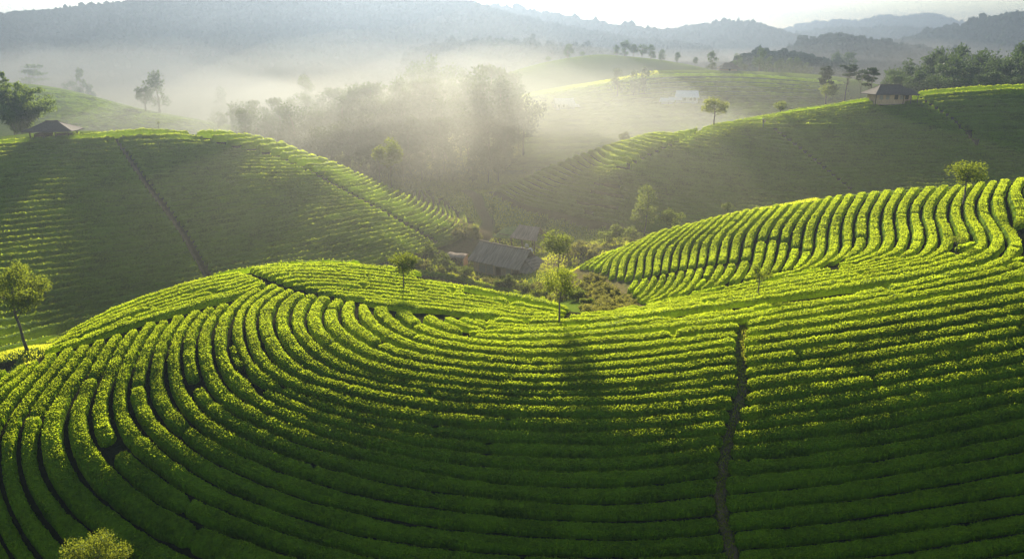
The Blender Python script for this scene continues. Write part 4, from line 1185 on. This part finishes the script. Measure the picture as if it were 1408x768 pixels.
tree_px('broadleaf_tree', 'pale low tree under the leftmost pine', 1140, 0, 113, 24, 134, None, 250.0, style='round', mat='shrub', leaves=900, size=0.5, rad=0.14, seed=23)
tree_px('broadleaf_tree', 'hazy tree between two of the pines', 1184, 0, 94, 20, 112, None, 262.0, style='umbrella', mat='pine', leaves=700, size=0.55, rad=0.16, seed=24)
G_H = 'trees along the tops of the misty hills'
for i, (px, top, w, Y, st, lab) in enumerate([
    (782, 58, 16, 424, 'tall', 'slim tree standing alone on the slope of the misty hilltop'),
    (754, 77, 8, 420, 'round', 'tiny pale tree left of the slim hilltop tree'),
    (801, 73, 7, 427, 'round', 'tiny dark tree right of the slim hilltop tree'),
    (848, 62, 12, 436, 'tall', 'leftmost tree of the hilltop clump'),
    (860, 54, 16, 440, 'tall', 'tallest tree of the hilltop clump'),
    (872, 59, 15, 438, 'round', 'dense dark tree in the middle of the hilltop clump'),
    (884, 58, 16, 440, 'round', 'rounded tree right of the middle of the hilltop clump'),
    (896, 61, 14, 438, 'tall', 'rightmost dark tree of the hilltop clump'),
    (911, 68, 11, 440, 'tall', 'pale tree just right of the hilltop clump'),
    (932, 71, 9, 440, 'tall', 'narrow pale tree between the hilltop clump and the thatched hut'),
    (957, 76, 7, 442, 'round', 'little hazy tree sinking into mist beyond the hilltop'),
    (980, 70, 16, 345, 'tall', 'dark upright tree left of the thatched hut on the ridge'),
    (1015, 74, 17, 345, 'tall', 'rounded tree right behind the thatched hut on the ridge'),
    (1024, 87, 9, 345, 'round', 'small bush-like tree at the right wall of the thatched hut'),
    (1047, 67, 22, 352, 'tall', 'big spreading tree at the left end of the ridge wood'),
    (1060, 78, 16, 360, 'tall', 'second tree of the ridge wood, right of its big one'),
    (1073, 79, 16, 364, 'tall', 'third tree of the ridge wood, between hut and pines'),
    (1086, 80, 15, 366, 'tall', 'fourth tree of the ridge wood, between hut and pines'),
    (1098, 77, 14, 370, 'tall', 'slightly taller tree near the right end of the ridge wood'),
    (1112, 84, 14, 372, 'round', 'last low tree at the right end of the ridge wood'),
    (850, 96, 24, 302, 'tall', 'left dark tree of the group on the slope above the white roofs'),
    (873, 96, 20, 304, 'tall', 'middle tree of the group on the slope above the white roofs'),
    (887, 91, 18, 306, 'tall', 'right and tallest tree of the group above the white roofs'),
    (108, 93, 18, 335, 'tall', 'hazy upright tree on the crest of the pale left hill'),
    (121, 109, 14, 336, 'round', 'low tree right of the upright one on the pale left hill'),
    (92, 106, 22, 350, 'round', 'wide faint tree left of the upright one on the pale left hill'),
    (40, 88, 44, 400, 'umbrella', 'very faint spreading tree in mist at the far left'),
    (196, 114, 24, 290, 'round', 'left tree of the misty pair beyond the left hill'),
    (212, 99, 34, 296, 'tall', 'taller right tree of the misty pair beyond the left hill'),
    (298, 152, 24, 262, 'round', 'faint rounded tree at the left foot of the valley wood'),
    ]):
    loc = stand(px, Y, top)
    h = max(3.0, rise(loc, px, top))
    make_tree('broadleaf_tree', lab, 'tree', loc, h, pxm(loc, w), 0.16 if st != 'umbrella' else 0.3, style=st, mat='wood_tree', leaves=900, size=0.045 * h + 0.2, rad=0.022 * h + 0.05, group=G_H, seed=40 + i, limbs=6)

# --- the wood in the valley and the wood at the right: prototypes, then copies
protos = []
for i, st in enumerate(('tall', 'tall', 'round', 'tall', 'oval')):
    t = make_tree('woodland_tree', 'woodland tree', 'tree', (0, 0, 0), 10.0, (4.6, 5.4, 6.6, 5.0, 5.8)[i], (0.14, 0.2, 0.28, 0.1, 0.24)[i], style=st, mat='wood_tree', leaves=2100, size=0.36, rad=0.16, seed=80 + i, limbs=7)
    protos.append(t)
used = [False] * 5
def place_wood(spots, group, labels):
    for k, (px, top, Y, wf) in enumerate(spots):
        loc = stand(px, Y, top)
        h = max(3.0, rise(loc, px, top))
        i = int(RNG.integers(0, 5))
        rz = float(RNG.uniform(0, 6.28)); s = h / 10.0
        sc = (s * wf, s * wf, s)
        if not used[i]:
            used[i] = True; p = protos[i]
            p.location, p.rotation_euler, p.scale = loc, (0, 0, rz), sc
            p['label'], p['group'] = labels[k], group
        else:
            copy_tree(protos[i], loc, rz, sc, labels[k], group)
cl_x = [318, 335, 352, 366, 380, 395, 410, 425, 440, 455, 470, 485, 500, 515, 530, 545, 560, 575, 590, 605, 622, 640, 655, 670, 685, 700, 712]
cl_y = [150, 130, 136, 148, 132, 137, 124, 131, 126, 118, 122, 110, 114, 110, 104, 108, 104, 107, 104, 112, 112, 98, 88, 86, 90, 97, 110]
spots = []
for px, top in zip(cl_x, cl_y):
    spots.append((px + RNG.uniform(-3, 3), top, RNG.uniform(244, 266), RNG.uniform(0.75, 1.05)))
for px in np.arange(330, 716, 17.5):
    t0 = np.interp(px, cl_x, cl_y)
    spots.append((px + RNG.uniform(-5, 5), t0 + RNG.uniform(7, 20), RNG.uniform(228, 242), RNG.uniform(0.8, 1.1)))
for px in np.arange(372, 722, 27):
    t0 = np.interp(px, cl_x, cl_y)
    spots.append((px + RNG.uniform(-6, 6), t0 + RNG.uniform(38, 62), RNG.uniform(214, 226), RNG.uniform(0.9, 1.25)))
for px in np.arange(470, 700, 22):
    spots.append((px + RNG.uniform(-6, 6), RNG.uniform(196, 214), RNG.uniform(204, 212), RNG.uniform(1.0, 1.4)))
spots.sort(key=lambda s: s[0])
rows_ = {'back': [], 'second': [], 'third': [], 'front': []}
labs = []
cnt = {}
for s in spots:
    r = 'along the skyline' if s[2] > 243 else 'in its second rank' if s[2] > 227 else 'in its third rank' if s[2] > 213 else 'along its front foot'
    cnt[r] = cnt.get(r, 0) + 1
    labs.append(f'hazy tree of the valley wood {r}, {ordinal(cnt[r])} from its left end')
place_wood(spots, 'trees of the misty valley wood', labs)
cr_x = [1228, 1238, 1247, 1258, 1270, 1280, 1291, 1300, 1312, 1322, 1333, 1345, 1356, 1366, 1376, 1386, 1396, 1406, 1418, 1432]
cr_y = [93, 80, 79, 84, 88, 74, 67, 72, 59, 62, 71, 69, 68, 62, 64, 66, 65, 57, 57, 62]
spots = [(px, t, RNG.uniform(262, 290), RNG.uniform(0.62, 0.9)) for px, t in zip(cr_x, cr_y)]
for px in np.arange(1236, 1430, 15):
    spots.append((px + RNG.uniform(-4, 4), np.interp(px, cr_x, cr_y) + RNG.uniform(8, 20), RNG.uniform(246, 258), RNG.uniform(0.7, 1.0)))
for px in np.arange(1260, 1430, 21):
    spots.append((px + RNG.uniform(-5, 5), RNG.uniform(92, 102), RNG.uniform(238, 244), RNG.uniform(0.9, 1.2)))
spots.sort(key=lambda s: s[0])
labs, cnt = [], {}
for s in spots:
    r = 'along the skyline' if s[2] > 260 else 'in its second rank' if s[2] > 245 else 'along its front foot'
    cnt[r] = cnt.get(r, 0) + 1
    labs.append(f'bluish tree of the right hand wood {r}, {ordinal(cnt[r])} from its left end')
place_wood(spots, 'trees of the bluish wood at the right', labs)
# paler trees half lost in the mist behind the valley wood
spots = [(572, 79, 345, 0.8), (590, 72, 350, 0.9), (606, 76, 348, 0.9), (420, 104, 330, 1.0), (300, 118, 345, 0.9), (640, 92, 350, 1), (1160, 66, 480, .9), (1170, 70, 484, .9), (1152, 72, 480, .8)]
spots.sort(key=lambda s: s[0])
place_wood(spots, 'very faint trees in the mist', [f'very faint tree dissolving in the mist behind the woods, {ordinal(i + 1)} from the left' for i in range(len(spots))])

# --- bamboo at the left
make_tree('bamboo_clump', 'big feathery bamboo clump behind the open pavilion at the left edge', 'bamboo', stand(22, 200, 150), rise(stand(22, 200, 150), 22, 104), pxm(stand(22, 200, 150), 112), 0.1, style='plume', mat='bamboo', leaves=17000, size=0.55, seed=120)
tree_px('bamboo_plume', 'single tall bamboo plume rising above the left clump', 5, 0, 95, 14, 130, None, 203.0, style='tall', mat='bamboo', leaves=900, size=0.5, rad=0.12, seed=121)

# --- bushes round the houses and in the hollow
G_B = 'bushes around the valley house'
for i, (px, py, w, h, mat, lab) in enumerate([
    (588, 364, 26, 34, 'shrub', 'tall leafy bush left of the valley house'),
    (604, 371, 28, 26, 'shrub', 'bright bush in front of the low shed'),
    (622, 378, 26, 20, 'shrub', 'ragged bush below the low shed'),
    (573, 368, 24, 20, 'tree', 'dark bush behind the near crest, left of the house'),
    (640, 384, 26, 18, 'shrub', 'low bush at the left front corner of the house'),
    (686, 398, 18, 17, 'shrub', 'round bright bush in front of the long house, left of a pair'),
    (701, 397, 18, 22, 'shrub', 'round bright bush in front of the long house, right of a pair'),
    (722, 404, 30, 14, 'tree', 'low dark bush below the right wing of the house'),
    (745, 412, 34, 14, 'tree', 'spreading low bush at the edge of the near tea rows'),
    (795, 412, 30, 24, 'shrub', 'bright bush behind the saddle tree trunk'),
    (810, 425, 26, 12, 'shrub', 'yellow green bush at the lip of the hollow'),
    (832, 338, 26, 24, 'shrub', 'leafy bush at the foot of the far right hill, left of three'),
    (850, 336, 28, 30, 'shrub', 'tallest leafy bush at the foot of the far right hill, middle of three'),
    (870, 332, 26, 20, 'shrub', 'leafy bush at the foot of the far right hill, right of three'),
    (782, 352, 26, 28, 'scrub', 'dry bush right of the open shelter'),
    (800, 350, 24, 20, 'scrub', 'dry bush at the meadow edge'),
    (812, 358, 20, 16, 'scrub', 'small dry bush above the hollow'),
    (655, 322, 10, 16, 'tree', 'narrow dark bush at the bend of the track'),
    (630, 326, 20, 12, 'scrub', 'dry bush at the right tip of the left hill'),
    (742, 316, 22, 18, 'shrub', 'pale bush in the meadow behind the open shelter'),
    (684, 322, 12, 12, 'shrub', 'small bush in the meadow left of the open shelter'),
    ]):
    if py > 385: yr = (86, 150)
    else: yr = (104, 190)
    try:
        loc = at(px, py, *yr)
    except ValueError:
        loc = stand(px, 112, py)
    hh = pxm(loc, h) / CP
    make_tree('bush', lab, 'bush', loc, hh, pxm(loc, w), 0.05, style='bush', mat=mat, leaves=1100, size=0.22 + 0.02 * hh, group=G_B, seed=200 + i)
# rough growth nobody could count: the hollow, the tip of the left hill, the strip below the house
rng = np.random.default_rng(5)
mb = MB()
for (poly, yr, n, hmin, hmax) in (([(800,380),(815,378),(848,398),(872,420),(862,430),(830,434),(800,432)], (80, 112), 150, 0.4, 1.1),
                                  ([(615,305),(632,302),(655,318),(662,330),(640,330)], (125, 165), 60, 0.4, 1.2),
                                  ([(560,366),(620,385),(700,402),(780,420),(790,400),(700,388),(640,378),(580,360)], (95, 140), 160, 0.3, 0.9),
                                  ([(770,352),(840,345),(880,335),(880,326),(820,335),(780,340)], (105, 160), 90, 0.4, 1.0)):
    P = np.array(poly, float)
    got = 0
    while got < n:
        q = rng.uniform(P.min(0), P.max(0))
        ins = False
        for k in range(len(P)):
            a_, b_ = P[k], P[k - 1]
            if (a_[1] > q[1]) != (b_[1] > q[1]) and q[0] < (b_[0] - a_[0]) * (q[1] - a_[1]) / (b_[1] - a_[1]) + a_[0]: ins = not ins
        if not ins: continue
        got += 1
        x, y = unproject(q[0], q[1], *yr)
        if np.isnan(y[0]): continue
        h = rng.uniform(hmin, hmax)
        V, Q, C = crown_geo('bush', h, h * rng.uniform(1.0, 1.9), 0.02, 130, 0.20, rng)
        mb.add(V + np.array([x[0], y[0], ground(x[0], y[0]) - 0.05]), Q)
tag(mb.build('scrub', M['scrub']), kind='stuff')

# ------------------------------------------------------------------ buildings
def roof_sheet(p00, p01, p11, p10, thick, nu=10, nv=5, sag=0.10, rough=0.03, seed=0, mb=None):
    """a thatch slope between eave p00-p01 and ridge p10-p11, a little sagging and uneven"""
    rng = np.random.default_rng(seed)
    u = np.linspace(0, 1, nu)[None, :, None]; v = np.linspace(0, 1, nv)[:, None, None]
    a, b, c, d = (np.array(p, float) for p in (p00, p01, p11, p10))
    G = (a * (1 - u) + b * u) * (1 - v) + (d * (1 - u) + c * u) * v
    G = np.broadcast_to(G, (nv, nu, 3)).copy()
    G[..., 2] -= sag * np.sin(np.pi * u[..., 0]) * 0.6 + sag * np.sin(np.pi * v[..., 0]) * 0.7
    G[0, :, 2] += rng.normal(0, rough, nu); G[1:, :, 2] += rng.normal(0, rough * 0.6, (nv - 1, nu))
    mb = mb or MB()
    return mb.sheet(G, thick)
def posts(root, pts, z0, z1, r=0.09, mat='pole'):
    for (x, y) in pts:
        MB().tube([(x, y, z0), (x, y, z1)], [r * 1.1, r], 7).build('post', M[mat], root, True)
def hiproof(mb, hx, hy, rx, ze, zr, over=0.0, seed=0, thick=0.16):
    A, B, C_, D = (-hx, -hy, ze), (hx, -hy, ze), (hx, hy, ze), (-hx, hy, ze)
    R0, R1 = (-rx, 0, zr), (rx, 0, zr)
    roof_sheet(A, B, R1, R0, thick, seed=seed, mb=mb); roof_sheet(C_, D, R0, R1, thick, seed=seed + 1, mb=mb)
    roof_sheet(B, C_, (rx, .02, zr + .004), (rx, -.02, zr + .004), thick, nu=6, seed=seed + 2, mb=mb); roof_sheet(D, A, (-rx, -.02, zr + .004), (-rx, .02, zr + .004), thick, nu=6, seed=seed + 3, mb=mb)
    mb.tube([(-rx - .1, 0, zr + .02), (0, 0, zr - .03), (rx + .1, 0, zr + .02)], 0.13, 6)

# long house in the valley
hx_, hy_, hz_ = at(698, 376, 112, 150)
hz_ = float(ground(hx_, hy_)) + 0.35
H = empty('valley_house', (hx_, hy_, hz_), math.radians(-36)); H.scale = (0.98,) * 3
tag(H, 'long timber house with weathered grey thatch roof in the hollow', 'house')
w = MB()
L0, L1, D_, wh = -5.6, 4.4, 2.5, 2.5
w.box(L0, L1, -D_, -D_ + .12, -1.2, wh); w.box(L0, L1, D_ - .12, D_, -1.2, wh)
w.box(L0, L0 + .12, -D_ + .121, D_ - .121, -1.2, wh)
w.add([(L0 + .02, -D_ + .05, wh + .003), (L0 + .02, D_ - .05, wh + .003), (L0 + .02, 0, wh + 1.95), (L0 + .10, -D_ + .05, wh + .003), (L0 + .10, D_ - .05, wh + .003), (L0 + .10, 0, wh + 1.95)], [(0, 3, 4, 1)], [(0, 1, 2), (3, 5, 4)])
w.build('wall', M['plank'], H)
MB().add([(L1, -D_ + .05, wh - .6), (L1, D_ - .05, wh - .6), (L1, 0, wh + 1.9), (L1 + .1, -D_ + .05, wh - .6), (L1 + .1, D_ - .05, wh - .6), (L1 + .1, 0, wh + 1.9)], [(0, 3, 4, 1)], [(0, 1, 2), (3, 5, 4)]).build('gable', M['pole'], H)
for (xa, xb) in ((-4.3, -2.9), (-2.75, -1.3), (1.6, 2.6)):
    MB().box(xa, xb, -D_ - .05, -D_ - .004, -0.1, 1.95).build('wall_panel', M['greyplank'], H)
for (xa, xb) in ((-0.7, 0.35), (3.0, 3.9)):
    d = MB().box(xa, xb, -D_ - .04, -D_ - .003, -0.9, 1.8).build('door', M['dark'], H)
    MB().box(xa - .12, xa - .003, -D_ - .07, -D_ - .003, -0.9, 1.9).box(xb + .003, xb + .12, -D_ - .07, -D_ - .003, -0.9, 1.9).box(xa - .12, xb + .12, -D_ - .07, -D_ - .003, 1.903, 2.02).build('door_frame', M['pole'], d)
r = MB()
roof_sheet((L0 - .7, -D_ - .9, wh - .55), (L1 + .55, -D_ - .9, wh - .55), (L1 + .35, 0, wh + 2.15), (L0 - .5, 0, wh + 2.15), .17, 16, 7, .12, .035, 1, r)
roof_sheet((L1 + .55, D_ + .9, wh - .55), (L0 - .7, D_ + .9, wh - .55), (L0 - .5, 0, wh + 2.16), (L1 + .35, 0, wh + 2.16), .17, 16, 7, .12, .035, 2, r)
rf = r.build('roof', M['thatch'], H)
MB().tube([(L0 - .6, 0, wh + 2.2), (0, 0, wh + 2.10), (L1 + .45, 0, wh + 2.2)], 0.12, 6).build('ridge_cap', M['pole'], rf)
bt = MB()
for x in (-3.1, -0.2, 2.6):
    bt.tube([(x, -D_ - .95, wh - .48), (x + .05, -1.2, wh + .94), (x, -.1, wh + 2.20)], 0.045, 5)
bt.build('batten', M['greyplank'], rf)
w2 = MB().box(L1 + .101, L1 + 3.6, -D_ + .3, -D_ + .42, -1.5, 1.75).box(L1 + 3.48, L1 + 3.6, -D_ + .421, D_ - .3, -1.5, 1.75)
w2.build('wing_wall', M['plank'], H)
r2 = MB()
roof_sheet((L1 + 4.3, -D_ - .45, 1.35), (L1 + 4.3, D_ + .45, 1.35), (L1 + .25, D_ * .62, wh + .95), (L1 + .25, -D_ * .62, wh + .95), .15, 9, 7, .10, .03, 3, r2)
roof_sheet((L1 + .25, -D_ - .75, 1.6), (L1 + 4.25, -D_ - .45, 1.33), (L1 + 1.2, -.9, wh + .66), (L1 + .25, -.8, wh + .92), .13, 8, 6, .05, .03, 4, r2)
r2.build('wing_roof', M['thatch'], H)

# open shelter behind it
px_s = at(718, 343, 118, 165)
S_ = empty('open_shelter', (px_s[0], px_s[1], px_s[2] + 0.55), math.radians(-28)); S_.scale = (1.06,) * 3
tag(S_, 'open-sided shelter with grey and mossy roof behind the long house', 'shelter')
posts(S_, [(x, y) for x in (-3.4, -1.1, 1.1, 3.3) for y in (-1.9, 1.9)], -0.8, 2.35)
r = MB()
roof_sheet((-1.2, -2.5, 2.15), (4.0, -2.5, 2.15), (3.4, 0, 3.9), (-0.6, 0, 3.9), .14, 10, 6, .08, .03, 11, r)
roof_sheet((4.0, 2.5, 2.15), (-1.2, 2.5, 2.15), (-0.6, 0, 3.91), (3.4, 0, 3.91), .14, 10, 6, .08, .03, 12, r)
r.build('roof', M['thatch'], S_)
r = MB()
roof_sheet((-4.4, -2.5, 2.0), (-1.0, -2.6, 2.0), (-0.7, 0, 3.72), (-3.4, 0, 3.15), .14, 8, 6, .12, .04, 13, r)
roof_sheet((-1.0, 2.6, 2.0), (-4.4, 2.5, 2.0), (-3.4, 0, 3.16), (-0.7, 0, 3.73), .14, 8, 6, .12, .04, 14, r)
r.build('mossy_roof', M['moss'], S_)
b = MB()
for y in (-1.9, 1.9): b.tube([(-3.6, y, 2.33), (3.6, y, 2.33)], 0.07, 6)
b.build('beam', M['pole'], S_)
def sack(loc, s, label, seed):
    rng = np.random.default_rng(seed); n, k = 12, 7
    V = []
    for i in range(k):
        t = i / (k - 1)
        rr = s * (0.62 + 0.38 * math.sin(math.pi * min(1, t * 1.05 + .12))) * (0.35 if i == k - 1 else 1)
        for j in range(n):
            a_ = j / n * 2 * math.pi
            V.append((rr * math.cos(a_) * (1 + rng.normal(0, .05)), rr * .8 * math.sin(a_) * (1 + rng.normal(0, .05)), s * 1.7 * t))
    Q = [(i * n + j, i * n + (j + 1) % n, (i + 1) * n + (j + 1) % n, (i + 1) * n + j) for i in range(k - 1) for j in range(n)]
    V += [(0, 0, s * 1.8), (0, 0, 0)]
    T = [((k - 1) * n + j, (k - 1) * n + (j + 1) % n, k * n) for j in range(n)] + [((j + 1) % n, j, k * n + 1) for j in range(n)]
    o = mesh_np('sack', V, Q, T, M['white'], None, None, True)
    o.location = loc
    tag(o, label, 'sack', 'white bundles by the open shelter')
sack(at(718, 345, 112, 165), .50, 'white bundle on the ground under the open shelter, left of three', 1)
sack(at(729, 347, 112, 165), .55, 'white bundle on the ground in front of the open shelter, right of three', 2)
sack(at(724, 340, 112, 165), .42, 'small white bundle behind a post of the open shelter', 3)

# low shed left of the long house
ls = at(630, 361, 112, 150)
Z = empty('low_shed', ls, math.radians(-20))
tag(Z, 'low shed with a curved grey roof left of the long house', 'shed')
g = np.zeros((7, 9, 3))
for i, yv in enumerate(np.linspace(-1.3, 1.3, 7)):
    for j, xv in enumerate(np.linspace(-1.7, 1.7, 9)): g[i, j] = (xv, yv, 1.15 + 0.55 * math.cos(yv / 1.3 * 1.25) + 0.05 * math.sin(xv * 3))
MB().sheet(g, .08).build('roof', M['thatch'], Z)
MB().box(-1.45, -1.35, -1.0, 1.0, -.4, 1.22).box(1.35, 1.45, -1.0, 1.0, -.4, 1.22).box(-1.349, 1.349, .9, 1.0, -.4, 1.25).build('wall', M['plank'], Z)

# open pavilion on the left hill
pv = at(75, 188.5, 150, 200)
pv = (pv[0], pv[1], pv[2] + 0.55)
P_ = empty('pavilion', pv, math.radians(6)); 
tag(P_, 'open pavilion with brown hipped thatch roof on the left hilltop', 'pavilion')
k = pxm(pv, 65) / 11.0
P_.scale = (k, k, k)
posts(P_, [(x, y) for x in (-4.2, -1.4, 1.4, 4.2) for y in (-2.3, 2.3)], -1.2, 1.5, 0.15)
r = MB(); hiproof(r, 5.5, 3.4, 1.3, 1.15, 3.15, seed=21, thick=.2)
r.build('roof', M['darkthatch'], P_)
MB().box(-3.9, -1.0, -1.2, 1.4, -.6, .35).box(0.6, 3.6, -1.0, 1.4, -.6, .28).build('bench', M['pole'], P_)

# house on the far right hill
hh = at(1221, 140.5, 170, 230)
hh = (hh[0], hh[1], hh[2] + 0.7)
F_ = empty('hill_house', hh, math.radians(8))
tag(F_, 'timber house with wide grey hipped roof on the far right hill', 'house')
k = pxm(hh, 64) / 14.0
F_.scale = (k,) * 3
MB().box(-5.4, 5.8, -2.6, -2.45, -1.4, 2.0).box(-5.4, 5.8, 2.45, 2.6, -1.4, 2.0).box(-5.4, -5.25, -2.449, 2.449, -1.4, 2.0).box(5.65, 5.8, -2.449, 2.449, -1.4, 2.0).build('wall', M['plank'], F_)
for xa in (-4.6, -2.6, 0.2, 2.0, 3.6):
    f = MB().box(xa, xa + 1.1, -2.66, -2.603, 0.1, 1.5).build('window', M['greyplank'] if xa in (-4.6, -2.6, 2.0) else M['dark'], F_)
r = MB(); hiproof(r, 6.9, 3.9, 3.2, 1.75, 4.3, seed=31, thick=.2)
r.build('roof', M['darkthatch'], F_)
r = MB(); roof_sheet((1.8, -4.3, 1.5), (7.2, -4.3, 1.5), (6.2, -1.2, 3.15), (2.6, -1.2, 3.15), .16, 8, 5, .06, .03, 35, r)
r.build('porch_roof', M['darkthatch'], F_)
posts(F_, [(-6.2, -3.3), (2.2, -4.0), (4.6, -4.0), (6.8, -4.0)], -1.4, 1.6, 0.12)

# pale-roofed farm buildings on the misty hill
def farm(px, py, label, wpx, seed, second):
    l = at(px, py, 230, 345)
    R_ = empty('farmhouse', l, math.radians(12 if seed == 41 else -10))
    tag(R_, label, 'farmhouse')
    k = pxm(l, wpx) / 11.0
    R_.scale = (k,) * 3
    MB().box(-3.6, 3.6, -2.2, 2.2, -1.5, 1.6).build('wall', M['whitewall'], R_)
    for xa in (-2.8, -1.0, 0.9, 2.2): MB().box(xa, xa + .8, -2.25, -2.203, .3, 1.3).build('window', M['dark'], R_)
    r = MB()
    roof_sheet((-4.0, -2.8, 1.45), (4.0, -2.8, 1.45), (3.7, 0, 3.5), (-3.7, 0, 3.5), .12, 8, 4, .03, .01, seed, r)
    roof_sheet((4.0, 2.8, 1.45), (-4.0, 2.8, 1.45), (-3.7, 0, 3.503), (3.7, 0, 3.503), .12, 8, 4, .03, .01, seed + 1, r)
    r.build('roof', M['white'], R_)
    r = MB(); roof_sheet((second - 2.4, -4.2, .6), (second + 2.4, -4.2, .6), (second + 2.2, -2.3, 1.40), (second - 2.2, -2.3, 1.40), .1, 6, 4, .03, .01, seed + 2, r)
    r.build('porch_roof', M['white'], R_)
    posts(R_, [(second - 2.2, -4.0), (second + 2.2, -4.0)], -1.5, .6, .1)
    return R_
farm(775, 148, 'pale farmhouse with white roof on the misty slope, left of two', 40, 41, 3.0)
farm(944, 139, 'pale farmhouse with long white roof on the misty slope, right of two', 44, 51, -4.0)
sh = at(917, 143, 230, 345)
Q_ = empty('farm_shed', sh, math.radians(-14))
tag(Q_, 'small white-roofed shed beside the right hand misty farmhouse', 'shed')
MB().box(-2.2, 2.2, -1.4, 1.4, -1, 1.2).build('wall', M['whitewall'], Q_)
r = MB(); roof_sheet((-2.8, -2.0, 1.0), (2.8, -2.0, 1.0), (2.5, 0, 2.3), (-2.5, 0, 2.3), .1, 6, 4, .03, .01, 61, r); roof_sheet((2.8, 2.0, 1.0), (-2.8, 2.0, 1.0), (-2.5, 0, 2.303), (2.5, 0, 2.303), .1, 6, 4, .03, .01, 62, r)
r.build('roof', M['white'], Q_)

# thatched hut on the ridge
hu = stand(1001, 336, 96)
U_ = empty('thatched_hut', hu, 0.1)
tag(U_, 'dark thatched hut on the misty ridge between two upright trees', 'hut')
k = pxm(hu, 30) / 10.0
U_.scale = (k,) * 3
MB().box(-3.6, 3.6, -2, 2, -1.5, 1.4).build('wall', M['plank'], U_)
r = MB(); hiproof(r, 4.9, 3.2, 1.9, .9, 3.4, seed=71, thick=.2); r.build('roof', M['darkthatch'], U_)
MB().box(-.5, .5, -2.06, -2.003, -.8, 1.1).build('door', M['dark'], U_)

# ------------------------------------------------------------------ the person on the far hill
pl = at(1049, 176.5, 160, 225)
m_skin = rough_material('skin', (0.30, 0.18, 0.11), (0.36, 0.22, 0.14), 4.0, 0.6, bump=0.05)
m_cloth = rough_material('dark_clothes', (0.035, 0.04, 0.055), (0.07, 0.075, 0.10), 8.0, 0.9)
m_straw = rough_material('straw', (0.32, 0.25, 0.12), (0.50, 0.40, 0.20), 12.0, 0.8)
J = {'pel': (0, 0, .95), 'wai': (0, .02, 1.12), 'che': (0, .05, 1.32), 'nck': (0, .07, 1.47), 'hed': (0, .10, 1.58), 'top': (0, .12, 1.70),
     'lsh': (-.19, .05, 1.41), 'lel': (-.28, .10, 1.15), 'lwr': (-.22, .30, 1.02), 'lha': (-.20, .38, 1.00), 'rsh': (.19, .05, 1.41), 'rel': (.28, .06, 1.14), 'rwr': (.24, .24, .98), 'rha': (.22, .31, .95),
     'lhi': (-.10, 0, .90), 'lkn': (-.12, .08, .50), 'lan': (-.12, .0, .08), 'lto': (-.13, .16, .04), 'rhi': (.10, 0, .90), 'rkn': (.13, .02, .50), 'ran': (.14, -.10, .08), 'rto': (.15, .06, .04)}
RD = {'pel': .15, 'wai': .135, 'che': .16, 'nck': .06, 'hed': .095, 'top': .075, 'lsh': .075, 'lel': .05, 'lwr': .036, 'lha': .04, 'rsh': .075, 'rel': .05, 'rwr': .036, 'rha': .04,
      'lhi': .10, 'lkn': .068, 'lan': .045, 'lto': .04, 'rhi': .10, 'rkn': .068, 'ran': .045, 'rto': .04}
ED = [('pel', 'wai'), ('wai', 'che'), ('che', 'nck'), ('nck', 'hed'), ('hed', 'top'), ('che', 'lsh'), ('lsh', 'lel'), ('lel', 'lwr'), ('lwr', 'lha'), ('che', 'rsh'), ('rsh', 'rel'), ('rel', 'rwr'), ('rwr', 'rha'),
      ('pel', 'lhi'), ('lhi', 'lkn'), ('lkn', 'lan'), ('lan', 'lto'), ('pel', 'rhi'), ('rhi', 'rkn'), ('rkn', 'ran'), ('ran', 'rto')]
names = list(J)
me = bpy.data.meshes.new('person')
me.from_pydata([J[n] for n in names], [(names.index(a), names.index(b)) for a, b in ED], [])
me.materials.append(m_cloth)
person = bpy.data.objects.new('person', me)
COL.objects.link(person)
person.location = (pl[0], pl[1], pl[2] + 0.28)
person.rotation_euler = (0, 0, math.radians(70))
person.scale = (1.12,) * 3
sk = person.modifiers.new('skin', 'SKIN')
for i, n in enumerate(names):
    me.skin_vertices[0].data[i].radius = (RD[n], RD[n])
me.skin_vertices[0].data[0].use_root = True
sb = person.modifiers.new('smooth', 'SUBSURF'); sb.levels = 1; sb.render_levels = 1
tag(person, 'person in dark clothes and straw hat standing among the far hill rows', 'person')
n = 18
hv = [(0.30 * math.cos(j / n * 6.2832), 0.12 + 0.30 * math.sin(j / n * 6.2832), 1.62) for j in range(n)] + [(0, .12, 1.84), (0, .12, 1.70)]
mesh_np('hat', hv, None, [(j, (j + 1) % n, n) for j in range(n)] + [((j + 1) % n, j, n + 1) for j in range(n)], m_straw, person)
bk = MB().tube([(0, -.24, .95), (0, -.25, 1.15), (0, -.26, 1.42)], [.13, .17, .21], 10).build('basket', m_straw, None, True)
bk.location = person.location; bk.rotation_euler = person.rotation_euler; bk.scale = person.scale
tag(bk, 'woven basket carried on the back of the person on the far hill', 'basket')
